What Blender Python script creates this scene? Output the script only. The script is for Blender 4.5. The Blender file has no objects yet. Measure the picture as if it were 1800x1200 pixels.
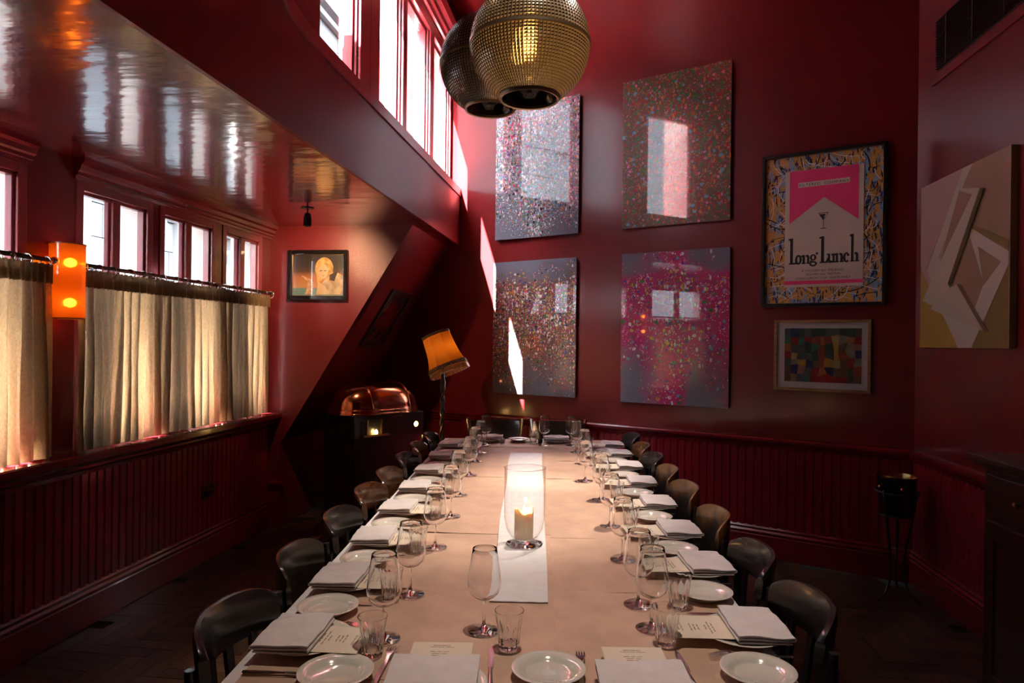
import bpy, bmesh, math, random
from math import sin, cos, pi, radians, atan2, sqrt
from mathutils import Vector, Matrix

random.seed(7)
S = bpy.context.scene
COL = S.collection

# ------------------------------------------------------------------ camera
CAM = Vector((0.0, 0.0, 1.51))
cd = bpy.data.cameras.new('camera'); cam = bpy.data.objects.new('camera', cd); COL.objects.link(cam)
cd.sensor_width = 36.0; cd.lens = 24.0; cd.shift_y = 1.0 / 1800.0
cd.clip_start = 0.05; cd.clip_end = 300
cam.location = CAM
cam.rotation_euler = (Matrix.Rotation(radians(7.6), 4, 'Z') @ Matrix.Rotation(radians(90), 4, 'X') @ Matrix.Rotation(radians(0.7), 4, 'Z')).to_euler()
S.camera = cam

# ------------------------------------------------------------------ sky, sun, exposure
SUN_DIR = Vector((1.0, 1.95, -3.1)).normalized()
W = bpy.data.worlds.new('world'); S.world = W; W.use_nodes = True
wn = W.node_tree.nodes; wl = W.node_tree.links
bg = wn['Background']
sky = wn.new('ShaderNodeTexSky'); sky.sky_type = 'NISHITA'; sky.sun_disc = False
sky.sun_elevation = math.asin(-SUN_DIR.z); sky.sun_rotation = atan2(-SUN_DIR.x, -SUN_DIR.y)
sky.air_density = 1.0; sky.dust_density = 3.0; sky.ozone_density = 1.0
hs = wn.new('ShaderNodeHueSaturation'); hs.inputs['Saturation'].default_value = 0.5
wl.new(sky.outputs[0], hs.inputs['Color']); wl.new(hs.outputs[0], bg.inputs[0]); bg.inputs[1].default_value = 0.82
sd = bpy.data.lights.new('sun', 'SUN'); so = bpy.data.objects.new('sun', sd); COL.objects.link(so)
sd.energy = 110.0; sd.angle = radians(0.55); sd.color = (1.0, 0.95, 0.86)
so.rotation_euler = SUN_DIR.to_track_quat('-Z', 'Y').to_euler()
S.view_settings.view_transform = 'Standard'; S.view_settings.look = 'None'
S.view_settings.gamma = 1.0; S.view_settings.use_curve_mapping = False
S.view_settings.exposure = 2.25
cy = S.cycles
cy.max_bounces = 12; cy.diffuse_bounces = 5; cy.glossy_bounces = 6; cy.transmission_bounces = 10; cy.transparent_max_bounces = 32
cy.use_denoising = True; cy.sample_clamp_indirect = 6.0; cy.caustics_refractive = True; cy.blur_glossy = 0.6

def spot(name, loc, target, power, size, blend, color, rad=0.03):
    l = bpy.data.lights.new(name, 'SPOT'); o = bpy.data.objects.new(name, l); COL.objects.link(o)
    l.energy = power; l.spot_size = radians(size); l.spot_blend = blend; l.color = color; l.shadow_soft_size = rad
    o.location = loc; o.rotation_euler = (Vector(target) - Vector(loc)).to_track_quat('-Z', 'Y').to_euler()
    return o
WARM = (1.0, 0.85, 0.68)
spot('table_spotlight', (0.55, 3.75, 4.42), (-0.50, 3.10, 0.76), 190, 30, 1.0, WARM, 0.04)
spot('table_spotlight', (0.35, 3.9, 4.42), (-0.24, 4.0, 0.76), 150, 22, 1.0, WARM, 0.04)
spot('table_spotlight', (0.0, 1.6, 4.42), (-0.10, 2.0, 0.76), 55, 40, 1.0, WARM, 0.05)  # extra fill spot, added to brighten the near end of the table

# ------------------------------------------------------------------ materials
MATS = {}
def nodes_of(name):
    m = bpy.data.materials.new(name); m.use_nodes = True
    return m, m.node_tree.nodes, m.node_tree.links, m.node_tree.nodes['Principled BSDF']
def mat(name, col, rough=0.5, metal=0.0, coat=0.0, coat_rough=0.1, spec=0.5, bump=None, var=None, emit=None, sheen=0.0, ior=None, stretch=None):
    if name in MATS: return MATS[name]
    m, n, l, p = nodes_of(name)
    p.inputs['Base Color'].default_value = (*col, 1)
    p.inputs['Roughness'].default_value = rough; p.inputs['Metallic'].default_value = metal
    p.inputs['Coat Weight'].default_value = coat; p.inputs['Coat Roughness'].default_value = coat_rough
    p.inputs['Specular IOR Level'].default_value = spec; p.inputs['Sheen Weight'].default_value = sheen
    if ior: p.inputs['IOR'].default_value = ior
    tc = n.new('ShaderNodeTexCoord'); src = tc.outputs['Object']
    if stretch:
        mp = n.new('ShaderNodeMapping'); mp.inputs['Scale'].default_value = stretch; l.new(src, mp.inputs[0]); src = mp.outputs[0]
    if var:
        t = n.new('ShaderNodeTexNoise'); t.inputs['Scale'].default_value = var[0]; t.inputs['Detail'].default_value = 6; l.new(src, t.inputs['Vector'])
        r = n.new('ShaderNodeValToRGB'); r.color_ramp.elements[0].position = 0.35; r.color_ramp.elements[1].position = 0.68
        r.color_ramp.elements[0].color = (*[c * (1 - var[1]) for c in col], 1)
        r.color_ramp.elements[1].color = (*(var[2] if len(var) > 2 else [min(1, c * (1 + var[1])) for c in col]), 1)
        l.new(t.outputs[0], r.inputs[0]); l.new(r.outputs[0], p.inputs['Base Color'])
    if bump:
        t = n.new('ShaderNodeTexNoise'); t.inputs['Scale'].default_value = bump[0]; t.inputs['Detail'].default_value = bump[2] if len(bump) > 2 else 3
        l.new(src, t.inputs['Vector'])
        b = n.new('ShaderNodeBump'); b.inputs['Strength'].default_value = bump[1]; b.inputs['Distance'].default_value = 0.02
        l.new(t.outputs[0], b.inputs['Height']); l.new(b.outputs[0], p.inputs['Normal']); l.new(b.outputs[0], p.inputs['Coat Normal'])
    if emit:
        p.inputs['Emission Color'].default_value = (*emit[0], 1); p.inputs['Emission Strength'].default_value = emit[1]
    MATS[name] = m
    return m
def glass_thin(name, tint=(0.97, 0.97, 0.96), edge=(0.5, 0.48, 0.46), refl=1.0, rough=0.0, p0=0.45):
    m, n, l, p = nodes_of(name); n.remove(p); out = n['Material Output']
    lw = n.new('ShaderNodeLayerWeight'); lw.inputs[0].default_value = 0.25
    r = n.new('ShaderNodeValToRGB'); r.color_ramp.elements[0].color = (*tint, 1); r.color_ramp.elements[1].color = (*edge, 1)
    r.color_ramp.elements[0].position = p0
    l.new(lw.outputs['Facing'], r.inputs[0])
    t = n.new('ShaderNodeBsdfTransparent'); l.new(r.outputs[0], t.inputs[0])
    g = n.new('ShaderNodeBsdfGlossy'); g.inputs['Roughness'].default_value = rough
    fr = n.new('ShaderNodeFresnel'); ge = n.new('ShaderNodeNewGeometry'); im = n.new('ShaderNodeMapRange')
    im.inputs[3].default_value = 1.5; im.inputs[4].default_value = 1 / 1.5; l.new(ge.outputs['Backfacing'], im.inputs[0]); l.new(im.outputs[0], fr.inputs[0])
    mu = n.new('ShaderNodeMath'); mu.operation = 'MULTIPLY'; mu.inputs[1].default_value = refl; mu.use_clamp = True
    l.new(fr.outputs[0], mu.inputs[0])
    mx = n.new('ShaderNodeMixShader'); l.new(mu.outputs[0], mx.inputs[0]); l.new(t.outputs[0], mx.inputs[1]); l.new(g.outputs[0], mx.inputs[2])
    l.new(mx.outputs[0], out.inputs[0]); return m
def cloth(name, col, trans_col, mix=0.5, fine=220, bump=0.25):
    m, n, l, p = nodes_of(name); n.remove(p); out = n['Material Output']
    tc = n.new('ShaderNodeTexCoord'); mp = n.new('ShaderNodeMapping'); mp.inputs['Scale'].default_value = (1, 1, 0.25); l.new(tc.outputs['Object'], mp.inputs[0])
    t = n.new('ShaderNodeTexNoise'); t.inputs['Scale'].default_value = fine; t.inputs['Detail'].default_value = 4; l.new(mp.outputs[0], t.inputs['Vector'])
    mp2 = n.new('ShaderNodeMapping'); mp2.inputs['Scale'].default_value = (1, 1, 4.0); l.new(tc.outputs['Object'], mp2.inputs[0])
    t2 = n.new('ShaderNodeTexNoise'); t2.inputs['Scale'].default_value = fine * 0.5; t2.inputs['Detail'].default_value = 4; l.new(mp2.outputs[0], t2.inputs['Vector'])
    ad = n.new('ShaderNodeMath'); ad.operation = 'ADD'; l.new(t.outputs[0], ad.inputs[0]); l.new(t2.outputs[0], ad.inputs[1])
    rg = n.new('ShaderNodeMapRange'); rg.inputs[1].default_value = 0.7; rg.inputs[2].default_value = 1.3; rg.inputs[3].default_value = 0.72; rg.inputs[4].default_value = 1.15
    l.new(ad.outputs[0], rg.inputs[0])
    def scaled(c):
        v = n.new('ShaderNodeVectorMath'); v.operation = 'SCALE'; v.inputs[0].default_value = c; l.new(rg.outputs[0], v.inputs['Scale']); return v.outputs[0]
    d = n.new('ShaderNodeBsdfDiffuse'); l.new(scaled(col), d.inputs[0])
    tr = n.new('ShaderNodeBsdfTranslucent'); l.new(scaled(trans_col), tr.inputs[0])
    b = n.new('ShaderNodeBump'); b.inputs['Strength'].default_value = bump; b.inputs['Distance'].default_value = 0.003; l.new(ad.outputs[0], b.inputs['Height']); l.new(b.outputs[0], d.inputs['Normal'])
    mx = n.new('ShaderNodeMixShader'); mx.inputs[0].default_value = mix; l.new(d.outputs[0], mx.inputs[1]); l.new(tr.outputs[0], mx.inputs[2]); l.new(mx.outputs[0], out.inputs[0])
    return m

RED = (0.175, 0.0115, 0.0145)
M_RED = mat('red_gloss_paint', RED, 0.32, coat=1.0, coat_rough=0.16, bump=(2.2, 0.10, 4), var=(1.3, 0.12))
M_SOFFIT = mat('red_gloss_ceiling_paint', RED, 0.22, coat=1.0, coat_rough=0.09, bump=(5.0, 0.22, 3), stretch=(0.6, 1.6, 1), var=(1.3, 0.1))
M_CHEEK = mat('red_orange_peel_paint', RED, 0.4, coat=0.45, coat_rough=0.27, bump=(170, 0.16, 2), var=(1.3, 0.12))
M_TRIM = mat('red_trim_paint', (0.18, 0.008, 0.013), 0.26, coat=0.6, coat_rough=0.1, bump=(9, 0.05))
M_BOARD = mat('red_board_paint', (0.235, 0.010, 0.022), 0.3, coat=0.8, coat_rough=0.15, bump=(9, 0.04))
M_WFRAME = mat('window_red_paint', (0.33, 0.055, 0.075), 0.3, coat=0.5, coat_rough=0.12, bump=(14, 0.06))
M_WHITEOUT = mat('white_masonry_paint', (0.8, 0.8, 0.78), 0.6, bump=(20, 0.2), var=(6, 0.06))
M_PANE = glass_thin('window_pane_glass', (0.97, 0.98, 0.98), (0.9, 0.92, 0.92), 1.0)
M_CURTAIN = cloth('linen', (0.44, 0.36, 0.26), (0.42, 0.28, 0.155), 0.55)
M_TAPE = cloth('linen_heading', (0.30, 0.20, 0.115), (0.14, 0.085, 0.045), 0.4)
M_CHROME = mat('chrome', (0.75, 0.73, 0.72), 0.12, 1.0)
M_STEEL = mat('polished_steel', (0.62, 0.6, 0.58), 0.18, 1.0)
M_BRASS = mat('aged_brass', (0.55, 0.38, 0.16), 0.25, 1.0)
M_BLACK = mat('black_metal', (0.012, 0.012, 0.013), 0.35, coat=0.4)
M_BLACKG = mat('black_gloss', (0.008, 0.007, 0.007), 0.15, coat=0.7)
M_FLOOR = [mat('parquet_%d' % i, c, 0.32, coat=0.35, coat_rough=0.2, stretch=(3, 20, 3), var=(4, 0.35), bump=(14, 0.06)) for i, c in enumerate([(0.050, 0.024, 0.013), (0.064, 0.031, 0.017), (0.036, 0.018, 0.011), (0.078, 0.039, 0.020)])]
M_GROUT = mat('floor_gap', (0.006, 0.004, 0.003), 0.7)
M_CLOTH = mat('white_tablecloth', (0.72, 0.70, 0.72), 0.85, sheen=0.2, bump=(160, 0.12), var=(30, 0.04))
M_RUNNER = mat('white_runner_linen', (0.74, 0.73, 0.77), 0.85, sheen=0.2, bump=(26, 0.25, 5), var=(18, 0.05))
M_PAPER = mat('brown_kraft_paper', (0.53, 0.345, 0.255), 0.62, bump=(60, 0.08, 6), var=(9, 0.10), stretch=(1, 1, 1))
M_CHINA = mat('glazed_china', (0.66, 0.62, 0.57), 0.12, coat=0.6, coat_rough=0.04)
M_CHINAB = mat('glazed_china_underside', (0.55, 0.47, 0.33), 0.2, coat=0.4, coat_rough=0.06)
M_NAPKIN = mat('napkin_cotton', (0.68, 0.62, 0.63), 0.9, sheen=0.25, bump=(90, 0.15), var=(25, 0.05))
M_CARD = mat('menu_card', (0.70, 0.60, 0.49), 0.75, bump=(120, 0.04))
M_INK = mat('brown_ink', (0.10, 0.06, 0.04), 0.8)
def solid_glass(name, col, rough=0.0, ior=1.5):
    m, n, l, p = nodes_of(name); p.inputs['Base Color'].default_value = (*col, 1); p.inputs['Roughness'].default_value = rough
    p.inputs['IOR'].default_value = ior; p.inputs['Transmission Weight'].default_value = 1.0; return m

M_WINE = solid_glass('wine_glass', (1, 1, 1)); M_TUMB = solid_glass('tumbler_glass', (.99, .99, .985))
M_VASE = glass_thin('hurricane_glass', (0.985, 0.98, 0.975), (0.22, 0.19, 0.17), 1.2, p0=.62)
M_GBASE = mat('solid_glass', (0.95, 0.94, 0.93), 0.02, ior=1.48); MATS['solid_glass'].node_tree.nodes['Principled BSDF'].inputs['Transmission Weight'].default_value = 0.85
M_WAX = mat('candle_wax', (0.86, 0.74, 0.55), 0.55, emit=((1.0, 0.42, 0.1), 0.0)); 
_p = M_WAX.node_tree.nodes['Principled BSDF']; _p.inputs['Subsurface Weight'].default_value = 0.5; _p.inputs['Subsurface Radius'].default_value = (0.026, 0.015, 0.007); _p.inputs['Subsurface Scale'].default_value = 1.0
M_FLAME = mat('candle_flame', (1, 0.6, 0.2), 0.5, emit=((1.0, 0.62, 0.24), 9.0))
M_BULB = mat('warm_bulb', (1, 0.8, 0.5), 0.5, emit=((1.0, 0.50, 0.14), 9.0))
M_BULB2 = mat('sconce_bulb', (1, 0.8, 0.5), 0.5, emit=((1.0, 0.50, 0.16), 9.5))
M_SPY = mat('trolley_lamp_glow', (1, 0.8, 0.5), 0.5, emit=((1.0, 0.60, 0.20), 14.0))
def wood(name, c1, c2, rough=0.25, sc=(2, 2, 14)):
    return mat(name, c1, rough, coat=0.45, coat_rough=0.12, stretch=sc, var=(5, 0.3, c2), bump=(10, 0.03))
M_WBLACK = wood('ebonised_wood', (0.012, 0.009, 0.010), (0.022, 0.016, 0.017), 0.3)
M_WDARK = wood('dark_walnut', (0.018, 0.010, 0.007), (0.04, 0.02, 0.011), 0.28, (3, 3, 10))
M_WBROWN = wood('brown_veneer', (0.05, 0.018, 0.008), (0.10, 0.036, 0.014), 0.25, (3, 3, 10))
M_WORANGE = wood('orange_veneer', (0.12, 0.04, 0.010), (0.26, 0.10, 0.025), 0.25, (3, 3, 10))
M_WGREY = wood('grey_black_lacquer', (0.03, 0.024, 0.026), (0.045, 0.035, 0.036), 0.22)
def worn_veneer():
    m, n, l, p = nodes_of('worn_veneer')
    tc = n.new('ShaderNodeTexCoord'); sx = n.new('ShaderNodeSeparateXYZ'); l.new(tc.outputs['Object'], sx.inputs[0])
    mp = n.new('ShaderNodeMapping'); mp.inputs['Scale'].default_value = (6, 6, 2.5); l.new(tc.outputs['Object'], mp.inputs[0])
    t = n.new('ShaderNodeTexNoise'); t.inputs['Scale'].default_value = 2.4; t.inputs['Detail'].default_value = 8; t.inputs['Roughness'].default_value = 0.65; l.new(mp.outputs[0], t.inputs['Vector'])
    mr = n.new('ShaderNodeMapRange'); mr.inputs[1].default_value = 0.70; mr.inputs[2].default_value = 0.87; mr.inputs[3].default_value = -0.28; mr.inputs[4].default_value = 0.36; l.new(sx.outputs[2], mr.inputs[0])
    ad = n.new('ShaderNodeMath'); ad.operation = 'ADD'; l.new(t.outputs[0], ad.inputs[0]); l.new(mr.outputs[0], ad.inputs[1])
    r = n.new('ShaderNodeValToRGB'); e = r.color_ramp.elements; e[0].position = 0.42; e[0].color = (0.012, 0.007, 0.005, 1); e[1].position = 0.80; e[1].color = (0.33, 0.17, 0.065, 1)
    x = r.color_ramp.elements.new(0.6); x.color = (0.11, 0.045, 0.016, 1)
    l.new(ad.outputs[0], r.inputs[0]); l.new(r.outputs[0], p.inputs['Base Color'])
    p.inputs['Roughness'].default_value = 0.3; p.inputs['Coat Weight'].default_value = 0.4
    return m
M_WORN = worn_veneer()

# ------------------------------------------------------------------ mesh helpers
class MB:
    def __init__(s): s.v = []; s.f = []; s.mi = []
    def add(s, vs, fs, mi=0):
        k = len(s.v); s.v += [tuple(v) for v in vs]; s.f += [tuple(i + k for i in f) for f in fs]; s.mi += [mi] * len(fs); return s
    def box(s, a, b, mi=0, M=None):
        x0, y0, z0 = a; x1, y1, z1 = b
        vs = [Vector(p) for p in ((x0, y0, z0), (x1, y0, z0), (x1, y1, z0), (x0, y1, z0), (x0, y0, z1), (x1, y0, z1), (x1, y1, z1), (x0, y1, z1))]
        if M is not None: vs = [M @ v for v in vs]
        return s.add(vs, [(0, 3, 2, 1), (4, 5, 6, 7), (0, 1, 5, 4), (1, 2, 6, 5), (2, 3, 7, 6), (3, 0, 4, 7)], mi)
    def prism(s, pts, d, mi=0):                 # polygon of 3-D points pushed along d
        n = len(pts); d = Vector(d); a = [Vector(p) for p in pts]; b = [p + d for p in a]
        return s.add(a + b, [tuple(range(n))[::-1], tuple(range(n, 2 * n))] + [(i, (i + 1) % n, n + (i + 1) % n, n + i) for i in range(n)], mi)
    def lathe(s, prof, n=24, mi=0, M=None, rad=None, cap0=False, cap1=False):
        vs = []; fs = []
        for r, z in prof:
            for k in range(n):
                a = 2 * pi * k / n; q = r * (rad(a, z) if rad else 1)
                vs.append(Vector((q * cos(a), q * sin(a), z)))
        if M is not None: vs = [M @ v for v in vs]
        for i in range(len(prof) - 1):
            for k in range(n):
                fs.append((i * n + k, i * n + (k + 1) % n, (i + 1) * n + (k + 1) % n, (i + 1) * n + k))
        if cap0: fs.append(tuple(range(n))[::-1])
        if cap1: fs.append(tuple(range((len(prof) - 1) * n, len(prof) * n)))
        return s.add(vs, fs, mi)
    def tube(s, path, r, n=8, mi=0, closed=False, cap=True):
        path = [Vector(p) for p in path]; m = len(path); rr = r if isinstance(r, (list, tuple)) else [r] * m
        vs = []; fs = []; prev = None
        for i, p in enumerate(path):
            a = path[(i - 1) % m] if closed else path[max(i - 1, 0)]; b = path[(i + 1) % m] if closed else path[min(i + 1, m - 1)]
            t = (b - a).normalized()
            if prev is None:
                u = t.orthogonal().normalized()
            else:
                u = (prev - t * prev.dot(t)).normalized()
            prev = u; w = t.cross(u)
            for k in range(n):
                an = 2 * pi * k / n; vs.append(p + (u * cos(an) + w * sin(an)) * rr[i])
        for i in range(m if closed else m - 1):
            j = (i + 1) % m
            for k in range(n): fs.append((i * n + k, i * n + (k + 1) % n, j * n + (k + 1) % n, j * n + k))
        if cap and not closed: fs += [tuple(range(n))[::-1], tuple(range((m - 1) * n, m * n))]
        return s.add(vs, fs, mi)
    def grid(s, fn, nu, nv, mi=0, cu=False):
        vs = [Vector(fn(i / nu, j / nv)) for j in range(nv + 1) for i in range(nu + (0 if cu else 1))]
        w = nu + (0 if cu else 1); fs = []
        for j in range(nv):
            for i in range(nu): fs.append((j * w + i, j * w + (i + 1) % w, (j + 1) * w + (i + 1) % w, (j + 1) * w + i))
        return s.add(vs, fs, mi)
    def slabgrid(s, top, bot, nu, nv, mi=0):     # closed sheet between two surfaces
        w = nu + 1; k = w * (nv + 1)
        vs = [Vector(top(i / nu, j / nv)) for j in range(nv + 1) for i in range(w)] + [Vector(bot(i / nu, j / nv)) for j in range(nv + 1) for i in range(w)]
        fs = []
        for j in range(nv):
            for i in range(nu):
                a = (j * w + i, j * w + i + 1, (j + 1) * w + i + 1, (j + 1) * w + i); fs.append(a); fs.append(tuple(x + k for x in a[::-1]))
        for i in range(nu):
            fs.append((i + 1, i, i + k, i + 1 + k)); t = nv * w; fs.append((t + i, t + i + 1, t + i + 1 + k, t + i + k))
        for j in range(nv):
            fs.append((j * w, (j + 1) * w, (j + 1) * w + k, j * w + k)); t = nu; fs.append(((j + 1) * w + t, j * w + t, j * w + t + k, (j + 1) * w + t + k))
        return s.add(vs, fs, mi)
    def mesh(s, name, mats, smooth=None):
        me = bpy.data.meshes.new(name); me.from_pydata(s.v, [], s.f)
        for m in (mats if isinstance(mats, (list, tuple)) else [mats]): me.materials.append(m)
        for p, i in zip(me.polygons, s.mi): p.material_index = i
        bm = bmesh.new(); bm.from_mesh(me); bmesh.ops.recalc_face_normals(bm, faces=bm.faces); bm.to_mesh(me); bm.free()
        if smooth is not None:
            me.polygons.foreach_set('use_smooth', [True] * len(me.polygons))
            if smooth < 179: me.set_sharp_from_angle(angle=radians(smooth))
        return me
def link(name, me, parent=None, loc=None, rotz=None):
    o = bpy.data.objects.new(name, me); COL.objects.link(o)
    if parent: o.parent = parent
    if loc is not None: o.location = loc
    if rotz is not None: o.rotation_euler = (0, 0, rotz)
    return o
def obj(name, mb, mats, parent=None, smooth=None, loc=None, rotz=None, bevel=0):
    o = link(name, mb.mesh(name, mats, smooth), parent, loc, rotz)
    if bevel:
        b = o.modifiers.new('bevel', 'BEVEL'); b.width = bevel; b.segments = 2; b.limit_method = 'ANGLE'
    return o
def thing(name, label, cat, loc=(0, 0, 0), rotz=0, group=None):
    o = bpy.data.objects.new(name, None); COL.objects.link(o); o.location = loc; o.rotation_euler = (0, 0, rotz); o.empty_display_size = 0.1
    return tag(o, label, cat, group)
def tag(o, label, cat, group=None):
    o['label'] = label; o['category'] = cat
    if group: o['group'] = group
    return o
def struct(o): o['kind'] = 'structure'; return o
def copy_tree(o, parent=None):
    c = o.copy(); COL.objects.link(c); c.parent = parent
    for ch in list(o.children): copy_tree(ch, c)
    return c
def rot(deg, ax): return Matrix.Rotation(radians(deg), 4, ax)
def T(x, y, z): return Matrix.Translation((x, y, z))

# ================================================================== THE SETTING
XL, XR, YN = -2.67, 1.98, -2.2
UD = Vector((0.895, -0.447, 0)); UD.normalize()          # along the back wall, to the right
BN = Vector((-0.447, -0.895, 0)); BN.normalize()         # its normal, into the room
BP = Vector((1.98, 4.67, 0))
def yback(x): return BP.y + (x - BP.x) * UD.y / UD.x
def bw(u, z, out=0.0): p = BP + UD * u + BN * out; return Vector((p.x, p.y, z))
ZS = 2.42        # dormer soffit
ZC = 4.52        # hall ceiling
CH = 5.20        # cheek wall

# --- floor: dark slab and herringbone blocks
fl = MB().prism([(XL - .3, YN - .2, -.1), (XR + .2, YN - .2, -.1), (XR + .2, 4.75, -.1), (-2.97, 7.35, -.1)], (0, 0, 0.092))
floor = struct(obj('floor', fl, M_GROUT))
BWd, BLn = 0.085, 0.34
bm_h = MB().box((-BLn / 2 + .0012, -BWd / 2 + .0012, -.012), (BLn / 2 - .0012, BWd / 2 - .0012, 0))
blk = [bm_h.mesh('parquet_block', m) for m in M_FLOOR]
blocks = []
n4 = 4
fwd = Vector((-sin(radians(7.6)), cos(radians(7.6)), 0)); rgt = Vector((fwd.y, -fwd.x, 0))
for r in range(-60, 110):
    for m_ in range(-12, 16):
        for kind in (0, 1):
            if kind == 0: cx_, cy_ = (r + 2 * n4 * m_ + n4 / 2) * BWd, (r + .5) * BWd
            else: cx_, cy_ = (r + n4 + 2 * n4 * m_ + .5) * BWd, (r - n4 / 2 + 1) * BWd
            if not (XL + .02 < cx_ < XR - .02 and YN < cy_ < 7.1) or cy_ > yback(cx_) - .03: continue
            if cx_ < -2.55 and cy_ > 5.2: continue
            d = Vector((cx_, cy_, 0)) - Vector((0, 0, 0)); dep = d.dot(fwd); lat = d.dot(rgt)
            vis = dep > 2.0 and abs(lat / dep) < 0.78 and (1.51 / dep) < 0.52
            s_ = cx_ * .9948 + cy_ * .1014
            vis = vis and not (-1.0 < s_ < 1.0 and dep < 5.6)
            blocks.append((0 if vis else 1, dep if dep > 0 else 99, cx_, cy_, kind))
blocks.sort()
rest = MB()
for i, (nv_, dep, x, y, kind) in enumerate(blocks):
    if i < 298 and nv_ == 0:
        o = link('parquet_block', random.choice(blk), floor, (x, y, random.uniform(-.0012, 0)), 0 if kind == 0 else pi / 2)
    else:
        h = random.uniform(-.0012, 0); a, b = (BLn / 2 - .0012, BWd / 2 - .0012) if kind == 0 else (BWd / 2 - .0012, BLn / 2 - .0012)
        rest.box((x - a, y - b, -.012), (x + a, y + b, h), random.randrange(4))
ro = obj('parquet_field', rest, M_FLOOR, floor); ro['kind'] = 'stuff'

# --- back wall with wainscot boards, rail, baseboard
wb = MB().prism([bw(0.25, 0), bw(-5.4, 0), bw(-5.4, ZC + .1), bw(0.25, ZC + .1)], -BN * 0.15)
wall_back = struct(obj('wall_back', wb, M_RED))
def board_mesh(w, z0, z1, t):
    g = .006; b = .006
    pts = [(0, 0), (w, 0), (w, t - b), (w - g, t - b), (w - g - b, t), (g + b, t), (g, t - b), (0, t - b)]
    return MB().prism([(x, y, z0) for x, y in pts], (0, 0, z1 - z0))
RZ = 0.80   # underside of rail
bmesh_b = board_mesh(.057, .2, RZ, .018).mesh('wainscot_board', M_BOARD)
angB = atan2(-UD.y, -UD.x)                              # board local +x runs to the left along the back wall
for i in range(64):
    p = bw(-.015 - i * .057, 0)
    o = link('wainscot_board', bmesh_b, wall_back, p); o.rotation_euler = (0, 0, angB)
def moulding(pts2, a, b, nrm):
    """profile pts2 (out, z) swept from a to b; nrm points into the room"""
    A = [Vector(a) + Vector(nrm) * o + Vector((0, 0, z)) for o, z in pts2]
    return MB().prism(A, Vector(b) - Vector(a))
RAIL = [(0, RZ - .03), (.016, RZ - .03), (.02, RZ - .012), (.03, RZ), (.034, RZ + .018), (.045, RZ + .026), (.045, RZ + .042), (.03, RZ + .052), (0, RZ + .056)]
BASE = [(0, 0), (.026, 0), (.026, .15), (.022, .158), (.030, .168), (.030, .178), (.022, .190), (.024, .205), (.014, .220), (0, .220)]
struct(obj('trim_1', moulding(RAIL, bw(.02, 0), bw(-4.7, 0), BN), M_TRIM))
struct(obj('baseboard_back', moulding(BASE, bw(.02, 0), bw(-4.7, 0), BN), M_TRIM))

# --- right wall
wr = MB().box((XR, YN - .15, 0), (XR + .15, 4.75, ZC + .1))
wall_right = struct(obj('wall_right', wr, M_RED))
bmesh_r = board_mesh(.057, .2, RZ, .018).mesh('wainscot_board', M_BOARD)
for i in range(38):
    o = link('wainscot_board', bmesh_r, wall_right, (XR, 4.645 - i * .057 - .057, 0)); o.rotation_euler = (0, 0, pi / 2)
struct(obj('trim_2', moulding(RAIL, (XR, 4.68, 0), (XR, YN, 0), (-1, 0, 0)), M_TRIM))
struct(obj('baseboard_right', moulding(BASE, (XR, 4.68, 0), (XR, YN, 0), (-1, 0, 0)), M_TRIM))
# near wall behind the camera
struct(obj('wall_near', MB().box((XL - .3, YN - .15, 0), (XR + .15, YN, ZC + .1)), M_RED))

# --- left wall: pane openings. pairs of panes along y
PAIRS = [(1.86, 2.80), (3.20, 3.70), (3.86, 4.37), (4.55, 5.01)]
ZW0, ZW1 = 0.98, 2.262
lw_ = MB()
ys = [YN]; 
for a, b in PAIRS: ys += [a - .05, b + .05]
ys.append(CH)
lw_.box((XL - .07, YN - .1, 0), (XL, CH, ZW0 - .05))
lw_.box((XL - .07, YN - .1, ZW1 + .05), (XL, CH, ZS))
for i in range(0, len(ys), 2): lw_.box((XL - .07, ys[i], ZW0 - .05), (XL, ys[i + 1], ZW1 + .05))
wall_left = struct(obj('wall_left', lw_, M_TRIM))
bmesh_l = board_mesh(.057, .2, .815, .018).mesh('wainscot_board', M_BOARD)
for i in range(61):
    o = link('wainscot_board', bmesh_l, wall_left, (XL, 1.70 + i * .057 + .057, 0)); o.rotation_euler = (0, 0, -pi / 2)
struct(obj('baseboard_left', moulding(BASE, (XL, YN, 0), (XL, 5.22, 0), (1, 0, 0)), M_TRIM))
SILL = [(0, .80), (.02, .80), (.026, .822), (.05, .836), (.05, .85), (.085, .872), (.115, .884), (.115, .915), (.105, .922), (-.12, .930), (-.12, .80)]
struct(obj('trim_3', moulding(SILL, (XL, YN, 0), (XL, CH, 0), (1, 0, 0)), M_TRIM))
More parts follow.
